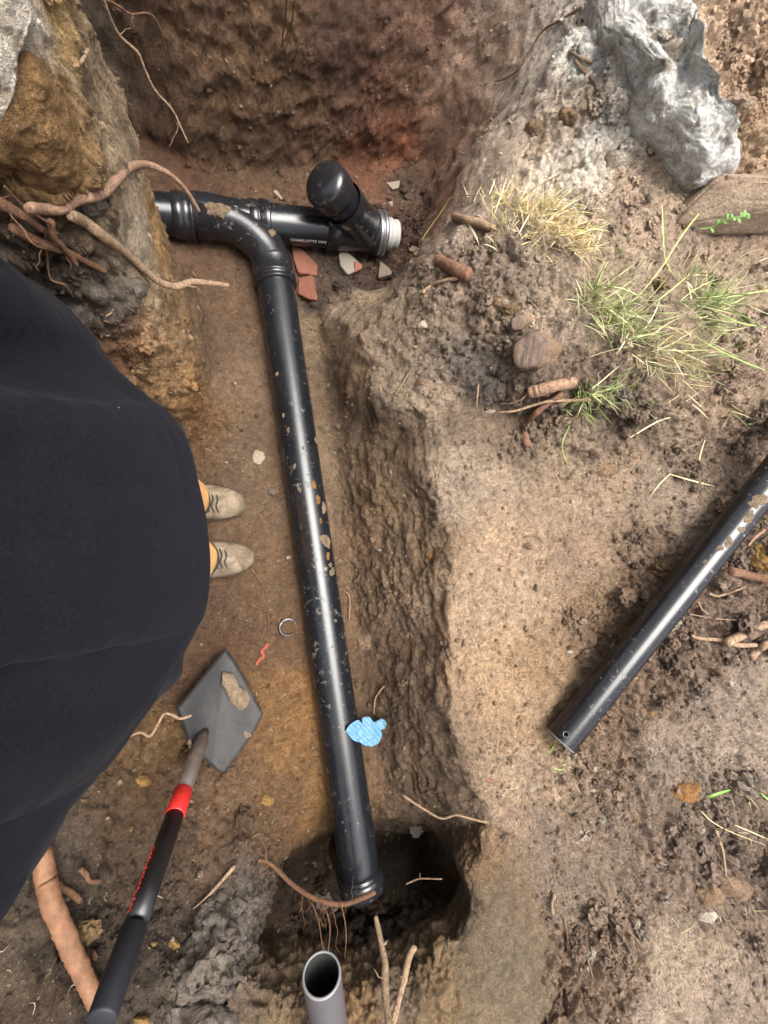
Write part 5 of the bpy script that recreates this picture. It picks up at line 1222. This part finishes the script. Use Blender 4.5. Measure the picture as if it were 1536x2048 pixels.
def ring_():
    c = G(575, 1254)[0]+Vector((0, 0, .006)); V = []; F = []; n = 60; R1 = .0235; a0_, a1_ = R_(20), R_(318)
    nr = Vector((.08, .05, 1)).normalized(); u = nr.orthogonal().normalized(); u = (Vector((1, 0, 0))-nr*nr.x).normalized(); v = nr.cross(u)
    for i in range(n+1):
        a = a0_+(a1_-a0_)*i/n; t = i/n; wd = .0065*(1-.75*max(0, (t-.62)/.38))*min(1, .35+t*5)
        for (dr, dz) in ((-wd*.5, .0), (-wd*.35, .003), (wd*.3, .0042), (wd*.5, .002), (wd*.5, -.003), (-wd*.4, -.003)):
            V.append(c+(u*math.cos(a)+v*math.sin(a))*(R1+dr)+nr*dz)
    for i in range(n):
        for k in range(6): F.append((i*6+k, i*6+(k+1) % 6, (i+1)*6+(k+1) % 6, (i+1)*6+k))
    F += [tuple(range(6))[::-1], tuple(n*6+k for k in range(6))]
    tag(mesh('broken_ring', V, F, M_ring), 'shiny broken black ring lying on the trench floor below the shoes', 'ring')
M_ring = plastic_mat('shiny_black_ring', (.02, .02, .025), .12, (.6, .6, .62), amount=1.6)
ring_()
def strip():
    pts = [(536,1287),(530,1296),(523,1304),(527,1312),(517,1322),(513,1330)]
    P_ = [A(x, y, .004) for x, y in pts]; path = catmull(P_, 5); V = []; F = []
    for i, p in enumerate(path):
        t = (path[min(i+1, len(path)-1)]-path[max(i-1, 0)]).normalized(); s = t.cross(Vector((0, 0, 1))).normalized(); wd = .0035+.003*abs(math.sin(i*1.3))
        for k, (a, z) in enumerate(((-1, 0), (0, .002), (1, 0), (1, -.002), (-1, -.002))): V.append(p+s*wd*a+Vector((0, 0, z+.001*math.sin(i*2+k))))
    for i in range(len(path)-1):
        for k in range(5): F.append((i*5+k, i*5+(k+1) % 5, (i+1)*5+(k+1) % 5, (i+1)*5+k))
    F += [(4, 3, 2, 1, 0), tuple((len(path)-1)*5+k for k in range(5))]
    tag(mesh('plastic_strip', V, F, M_orange), 'torn orange plastic strip on the floor beside the shovel tip', 'plastic strip')
strip()

# ------------------------------------------------------------------ grass
def tuft(name, spots, label, cat, cols, group=None, kind=None, droop=.5):
    """spots: (px, py, spread px, blades, length m, lean (dx, dy in px), width m)"""
    V = []; F = []; CC = []; rr = random.Random(len(spots)*31+int(spots[0][0]))
    for (px, py, sp, nb, ln, lean, wd) in spots:
        for _ in range(int(nb*1.5)):
            x = px+rr.gauss(0, sp); y = py+rr.gauss(0, sp*.7); h, nrm, _z = G(x, y)
            lv = (D(768+lean[0], 1024+lean[1], 1)-D(768, 1024, 1))
            th = rr.uniform(0, 2*math.pi); rnd = Vector((math.cos(th), math.sin(th), 0))
            dr = (Vector((0, 0, 1))*rr.uniform(.25, 1.0)+rnd*rr.uniform(.2, .9)+lv*12*rr.uniform(.3, 1.2)).normalized()
            L = ln*rr.uniform(.35, 1.25); w_ = wd*rr.uniform(.6, 1.6); sd_ = dr.cross(Vector((rr.uniform(-1, 1), rr.uniform(-1, 1), rr.uniform(-.2, .2)))).normalized()
            p = Vector(h)-Vector((0, 0, .003)); n = 7; b0_ = len(V); curl = Vector((rr.uniform(-1, 1), rr.uniform(-1, 1), -1.4*rr.random()*2*droop))*rr.uniform(.1, .9)
            c = cols[rr.randrange(len(cols))]; c = srgb(c); c = (c*.8+c.mean()*.2*np.array([1.1, 1.05, .8]))*rr.uniform(.9, 1.6)
            for i in range(n+1):
                t = i/n; ww = w_*(1-t**2.2)+.0001; V.append(p-sd_*ww*.5); V.append(p+dr.cross(sd_)*ww*.25); V.append(p+sd_*ww*.5)
                CC += [tuple(np.clip(c*(1+.15*t), 0, 1))+(1,)]*3
                dr = (dr+curl*(1/n)).normalized(); p = p+dr*(L/n)
                if i < n and p.z < h.z-.05: p.z = h.z-.05
            for i in range(n): a = b0_+i*3; F += [(a, a+1, a+4, a+3), (a+1, a+2, a+5, a+4)]
    o = mesh(name, V, F, M_grass); ca = o.data.color_attributes.new('Col', 'FLOAT_COLOR', 'POINT'); ca.data.foreach_set('color', np.array(CC, np.float32).reshape(-1))
    tag(o, label, cat, group, kind); return o
DRY = [(206,184,140),(188,164,118),(220,202,164),(170,146,104),(176,172,108)]
GRN = [(134,144,84),(116,130,72),(152,158,104),(172,172,124),(186,172,128),(104,116,66)]
GRB = [(120,142,72),(138,156,84),(106,128,66)]
tuft('dry_grass', [(990,395,22,60,.07,(10,10),.0022),(1040,420,26,150,.07,(5,20),.0020),(1100,430,28,150,.07,(20,20),.0020),(1130,470,24,110,.07,(30,25),.0022),(1165,495,16,50,.06,(20,20),.002),(1000,460,18,60,.06,(-5,40),.0014),(1060,470,26,70,.06,(0,40),.0014)], 'tuft of dry straw-coloured grass hanging over the edge of the upper bank', 'grass tuft', DRY)
tuft('green_grass', [(1215,620,26,110,.09,(10,20),.0026),(1250,660,30,100,.09,(30,20),.0026),(1190,580,14,24,.09,(-5,-20),.0022),(1180,600,16,30,.07,(-20,10),.002),(1230,560,20,14,.10,(20,-40),.002)], 'thick green grass tuft right of the large stump', 'grass tuft', GRN)
tuft('green_grass', [(1400,600,22,60,.10,(20,-5),.0028),(1420,640,26,50,.09,(40,10),.0024),(1390,560,14,16,.09,(0,-30),.0024),(1450,600,20,26,.10,(50,0),.0018)], 'bright green grass tuft nearest the right edge', 'grass tuft', GRN+GRB)
tuft('green_grass', [(1180,790,16,50,.08,(-20,30),.0026),(1230,780,18,40,.08,(-10,30),.0020),(1160,820,10,16,.07,(-20,30),.0034)], 'green blades drooping beside the cut roots under the bank edge', 'grass tuft', GRN+GRB)
tuft('green_grass', [(1330,700,26,50,.10,(30,20),.0020),(1380,740,26,40,.09,(30,30),.0018),(1290,730,22,36,.08,(10,30),.0020),(1420,700,28,24,.10,(40,10),.0016)], 'loose sprawling grass between the two green tufts', 'grass tuft', GRN+DRY)
tuft('sparse_grass', [(1330,820,60,22,.07,(20,0),.0016),(1480,800,40,16,.07,(20,0),.0018),(1100,540,40,20,.05,(0,10),.0014),(1260,500,50,16,.05,(0,10),.0014),(1300,880,60,14,.05,(0,0),.0014),(1150,1540,30,10,.03,(0,0),.0014),(1500,1620,40,12,.05,(10,10),.0014),(1300,1850,80,26,.04,(0,0),.0011),(1450,1850,60,22,.05,(10,20),.0012),(1350,560,60,20,.05,(0,10),.0014),(1500,560,40,16,.05,(10,0),.0014)], 'scattered single blades of grass over the right bank', 'grass', GRN+DRY, None, 'stuff')
def strand(pts, w_, c, label, lift=.012, name='grass_blade', end=None, start=None, cat='grass blade'):
    hs_ = [G(x, y)[2] for x, y in pts]; P_ = []
    for i, (x, y) in enumerate(pts):
        t = i/(len(pts)-1); P_.append(D(x, y, hs_[i]-lift*(.3+math.sin(math.pi*t)) if end is None else min(hs_[i]-.003, (hs_[0]-.004)*(1-t)+end*t)))
    path = catmull(P_, 7); V = []; F = []; k = len(path)
    for i, p in enumerate(path):
        t = (path[min(i+1, k-1)]-path[max(i-1, 0)]).normalized(); cv = (Vector((0, 0, CAMH))-p).normalized(); s = t.cross(cv).normalized(); ww = w_*(1-(i/(k-1))**3*.8)*(.6+.4*min(1, i/3))
        V += [p-s*ww*.5, p-cv*ww*.2, p+s*ww*.5]
    for i in range(k-1): a = i*3; F += [(a, a+1, a+4, a+3), (a+1, a+2, a+5, a+4)]
    o = mesh(name, V, F, M_grass); ca = o.data.color_attributes.new('Col', 'FLOAT_COLOR', 'POINT'); ca.data.foreach_set('color', np.array([(*srgb(c), 1)]*len(V), np.float32).reshape(-1))
    tag(o, label, cat); return o
g1 = (150,176,96); st_ = (204,192,146)
strand([(1398,1605),(1430,1590),(1470,1577)], .0075, (112,150,66), 'wide bright green blade beside the orange-brown clod')
strand([(1516,1580),(1536,1598),(1560,1610)], .005, (112,150,66), 'bright green blade at the right edge of the lower clods')
strand([(1340,948),(1380,960),(1430,973)], .004, st_, 'pale bent straw on the shelf, its longer arm', .016)
strand([(1340,948),(1318,970),(1298,998)], .003, st_, 'pale bent straw on the shelf, its shorter arm', .016)
strand([(1410,880),(1400,915),(1395,956)], .003, st_, 'single upright straw near the loose pipe')
strand([(1260,875),(1323,840),(1375,831)], .003, st_, 'long pale straw on the step below the green grass')
strand([(1140,850),(1125,895),(1145,955)], .003, (128,150,76), 'thin green stem hanging from the roots onto the shelf')
strand([(1325,410),(1327,470),(1332,520),(1350,555)], .0036, (176,190,120), 'long thin grass stalk standing left of the brown stone', .03)
strand([(1410,412),(1365,470),(1320,540),(1270,600)], .003, (160,180,100), 'long grass stalk leaning across towards the brown stone', .05)
strand([(1380,548),(1330,590),(1290,620)], .003, (150,172,96), 'curving grass stalk below the long stalks', .03)
strand([(1536,580),(1480,590),(1420,600)], .0035, g1, 'nearly level grass blade at the right edge above the tuft', .03)
strand([(1534,655),(1480,645),(1430,620)], .003, g1, 'grass blade pointing to the right edge beside the tuft', .03)
strand([(1530,740),(1480,720),(1420,690),(1375,660)], .003, g1, 'long grass blade slanting down to the right edge', .03)
strand([(900,395),(885,420),(850,470),(835,500),(815,535)], .0024, (186,180,110), 'thin yellow stalk hanging down the light wall left of the dry grass', .02)
strand([(920,390),(950,392),(985,400)], .002, (150,170,90), 'thin green stalk arching left of the dry grass', .02)
strand([(1490,850),(1515,845),(1540,838)], .005, (160,184,110), 'short green blade at the right edge above the shelf', .01)
strand([(1470,1650),(1505,1665),(1540,1680)], .002, st_, 'long straw at the right edge in the lower clods', .012)
strand([(1385,1600),(1420,1640),(1465,1665),(1530,1690)], .0016, st_, 'fine long straw curving under the bright green blade', .012)
strand([(1110,1490),(1104,1498),(1097,1512)], .003, (120,160,70), 'small green blade under the drilled end of the loose pipe', .006)
strand([(1100,1530),(1118,1540),(1138,1534)], .002, (130,160,80), 'curled green blade below the loose pipe end', .006)
# leafy weed on the brown stone's foot
def weed():
    base = A(1395, 458, .05); o = empty('weed', base); tag(o, 'small leafy green weed at the foot of the brown stone', 'weed')
    pth = catmull([A(1398, 458, .05), A(1420, 455, .075), A(1450, 440, .10), A(1475, 434, .11), A(1500, 434, .11)], 6)
    V, F = tube_data(pth, .0014, 8); mesh('stem', V, F, M_leaf, o)
    b2 = [pth[10], D(1465, 424, 1.10)]
    for i, t in enumerate([6, 9, 11, 13, 15, 17, 18, 20, 21, 22, 24, 24]):
        p = pth[t]; rr = random.Random(i); a = rr.uniform(0, 6.28); dr = Vector((math.cos(a), math.sin(a), .4)).normalized(); sd = dr.cross(Vector((0, 0, 1))).normalized(); L = rr.uniform(.012, .020)
        V = [p]; F = []
        for j in range(1, 6):
            u = j/5; ww = L*.32*math.sin(math.pi*min(.97, u*.95)); q = p+dr*L*u+Vector((0, 0, -.25*L*u*u)); V += [q-sd*ww, q-Vector((0, 0, .0008)), q+sd*ww]
        F = [(0, 1, 2), (0, 2, 3)]
        for j in range(4): a_ = 1+j*3; F += [(a_, a_+3, a_+4, a_+1), (a_+1, a_+4, a_+5, a_+2)]
        mesh('leaf', V, F, M_leaf, o)
M_leaf = simple('leaf_green', (84, 124, 48), .5, va=.2)
weed()

# ------------------------------------------------------------------ loose crumbs and fibres strewn on the soil
def crumbs():
    rg = np.random.default_rng(11); flat = PD.reshape(-1, 3); nn = N1.reshape(-1, 3); am = AMP.reshape(-1); cc = COL.reshape(-1, 3)
    cam_p = np.array([0, 0, CAMH]); dv = flat-cam_p; loc = dv@R3
    u = -loc[:, 0]/loc[:, 2]; v = -loc[:, 1]/loc[:, 2]
    vis = (loc[:, 2] < 0) & (np.abs(u) < .9) & (np.abs(v) < 1.16)
    patch = fbm(flat.astype(np.float32), 6, 3, 401)
    pw = vis*(.05+np.clip(am, 0, 1.4)**1.2)*np.clip(1+1.6*patch, .08, 3); pw /= pw.sum()
    N = 34000; ids = rg.choice(len(flat), N, p=pw, replace=True)
    size = np.exp(rg.normal(math.log(.0019), .55, N)); size = np.clip(size, .0009, .010)
    base = bmesh.new(); bmesh.ops.create_icosphere(base, subdivisions=1, radius=1); bv = np.array([tuple(x.co) for x in base.verts]); bf = np.array([[q.index for q in f.verts] for f in base.faces]); base.free()
    base = bmesh.new(); bmesh.ops.create_icosphere(base, subdivisions=2, radius=1); bv2 = np.array([tuple(x.co) for x in base.verts]); bf2 = np.array([[q.index for q in f.verts] for f in base.faces]); base.free()
    base = bmesh.new(); bmesh.ops.create_icosphere(base, subdivisions=3, radius=1); bv3 = np.array([tuple(x.co) for x in base.verts]); bf3 = np.array([[q.index for q in f.verts] for f in base.faces]); base.free()
    NB = 1700; pb = vis*np.clip(am-.55, 0, 1)**1.1*np.clip(.25+2.2*patch, .02, 3); pb /= pb.sum(); idb = rg.choice(len(flat), NB, p=pb); sb = np.clip(np.exp(rg.normal(math.log(.0088), .50, NB)), .004, .034)
    ids = np.concatenate([ids, idb]); size = np.concatenate([size, sb]); big_ = np.arange(N+NB) >= N
    Vs = []; Fs = []; Cs = []; off = 0
    for (B, Fc, sel) in ((bv, bf, (size < .0035) & ~big_), (bv2, bf2, (size >= .0035) & ~big_), (bv3, bf3, big_)):
        I = ids[sel]; S_ = size[sel]; n = len(I); k = len(B)
        if k > 500:
            vs8 = []
            for q in range(10):
                w_1, w_2, w_3 = worley((B*1.0+q*7.7).astype(np.float32), 1.15, 600+q)
                vs8.append(1+.42*fbm((B+q*5.1).astype(np.float32), 1.1, 3, 610+q)+.30*(w_3-.5)+.10*fbm((B+q).astype(np.float32), 5, 2, 630+q))
            jit = np.stack(vs8)[rg.integers(0, 10, n)][..., None]
        else: jit = 1+.38*rg.uniform(-1, 1, (n, k, 1))
        sc = rg.uniform(.6, 1.25, (n, 1, 3))
        a = rg.uniform(0, 6.28, (n,)); ca_, sa = np.cos(a), np.sin(a)
        Q = B[None]*jit*sc; X = Q[..., 0]*ca_[:, None]-Q[..., 1]*sa[:, None]; Y = Q[..., 0]*sa[:, None]+Q[..., 1]*ca_[:, None]
        Q = np.stack([X, Y, Q[..., 2]*(.75 if k > 500 else 1)], -1)*S_[:, None, None]
        pos = flat[I]+nn[I]*(S_*rg.uniform(-.2 if k > 500 else 0, .35 if k > 500 else .6, n))[:, None]+rg.uniform(-.002, .002, (n, 3))
        Vs.append((Q+pos[:, None]).reshape(-1, 3)); Fs.append((Fc[None]+(np.arange(n)*k)[:, None, None]+off).reshape(-1, 3)); off += n*k
        if k > 500: col = cc[I]*rg.uniform(.8, 1.15, (n, 1))
        else:
            col = cc[I]*rg.uniform(.6, 1.3, (n, 1)); pale = rg.random(n) < .05; col[pale] = col[pale]*.4+np.array([.38, .33, .26])*rg.uniform(.4, 1, (pale.sum(), 1))
            och = rg.random(n) < .03; col[och] = np.array([.30, .19, .09])*rg.uniform(.5, 1, (och.sum(), 1))
        Cs.append(np.repeat(col, k, 0))
    return np.concatenate(Vs), np.concatenate(Fs), np.concatenate(Cs)
def bigmesh(name, V, F, Cc, m, smooth=False):
    me = bpy.data.meshes.new(name); k = F.shape[1]; me.vertices.add(len(V)); me.vertices.foreach_set('co', V.astype(np.float32).reshape(-1))
    me.loops.add(F.size); me.loops.foreach_set('vertex_index', F.astype(np.int32).reshape(-1)); me.polygons.add(len(F))
    me.polygons.foreach_set('loop_start', np.arange(0, F.size, k, dtype=np.int32)); me.polygons.foreach_set('loop_total', np.full(len(F), k, np.int32))
    me.polygons.foreach_set('use_smooth', np.full(len(F), smooth)); me.update(calc_edges=True)
    ca = me.color_attributes.new('Col', 'FLOAT_COLOR', 'POINT'); ca.data.foreach_set('color', np.concatenate([np.clip(Cc, 0, 1), np.ones((len(V), 1))], 1).astype(np.float32).reshape(-1))
    return link(name, me, m)
m_, t_m, b_m = mat('crumb', rough=.9, spec=.3); at_ = nd(t_m, 'ShaderNodeAttribute', attribute_name='Col'); t_m.links.new(at_.outputs['Color'], b_m.inputs['Base Color'])
co_ = nd(t_m, 'ShaderNodeTexCoord').outputs['Object']; nz_ = noise(t_m, 420, 4, .7, co_); bump(t_m, b_m, nz_.outputs[0], .003, .8)
V, F, Cc = crumbs(); tag(bigmesh('soil_crumbs', V, F, Cc, M_soil), 'loose crumbs of soil and grit strewn over the banks and the floor', 'soil crumbs', None, 'stuff')
def fibres():
    rg = np.random.default_rng(12); flat = PD.reshape(-1, 3); nn = N1.reshape(-1, 3); am = AMP.reshape(-1)
    loc = (flat-np.array([0, 0, CAMH]))@R3; u = -loc[:, 0]/loc[:, 2]; v = -loc[:, 1]/loc[:, 2]
    pw = ((loc[:, 2] < 0) & (np.abs(u) < .9) & (np.abs(v) < 1.16))*(.25+np.clip(am, 0, 1.2)); pw = pw/pw.sum()
    N = 3600; ids = rg.choice(len(flat), N, p=pw); n = 5; V = []; F = []; Cc = []
    for q, i in enumerate(ids):
        p = Vector(flat[i]); nr = Vector(nn[i]); t = nr.orthogonal().normalized(); t.rotate(Matrix.Rotation(rg.uniform(0, 6.28), 3, nr)); s = nr.cross(t)
        L = float(np.clip(np.exp(rg.normal(math.log(.008), .6)), .003, .04)); w_ = rg.uniform(.00035, .0008); cv = rg.uniform(-.5, .5); c = [(.42, .32, .20), (.50, .42, .30), (.26, .16, .09), (.34, .30, .16)][int(rg.integers(4))]; k = rg.uniform(.5, 1.1)
        b = len(V)
        for j in range(n+1):
            x = (j/n-.5)*L; pt = p+t*x+s*(cv*x*x/L*4)+nr*(.0012+.10*L*math.sin(math.pi*j/n)*rg.uniform(0, 1)); V += [pt-s*w_, pt+nr*w_*1.2, pt+s*w_]; Cc += [[a*k for a in c]]*3
        for j in range(n): a = b+j*3; F += [(a, a+1, a+4, a+3), (a+1, a+2, a+5, a+4)]
    tag(bigmesh('root_fibres', np.array([tuple(a) for a in V]), np.array(F), np.array(Cc), m_), 'fine straw and root fibres scattered over the soil', 'fibres', None, 'stuff')
fibres()
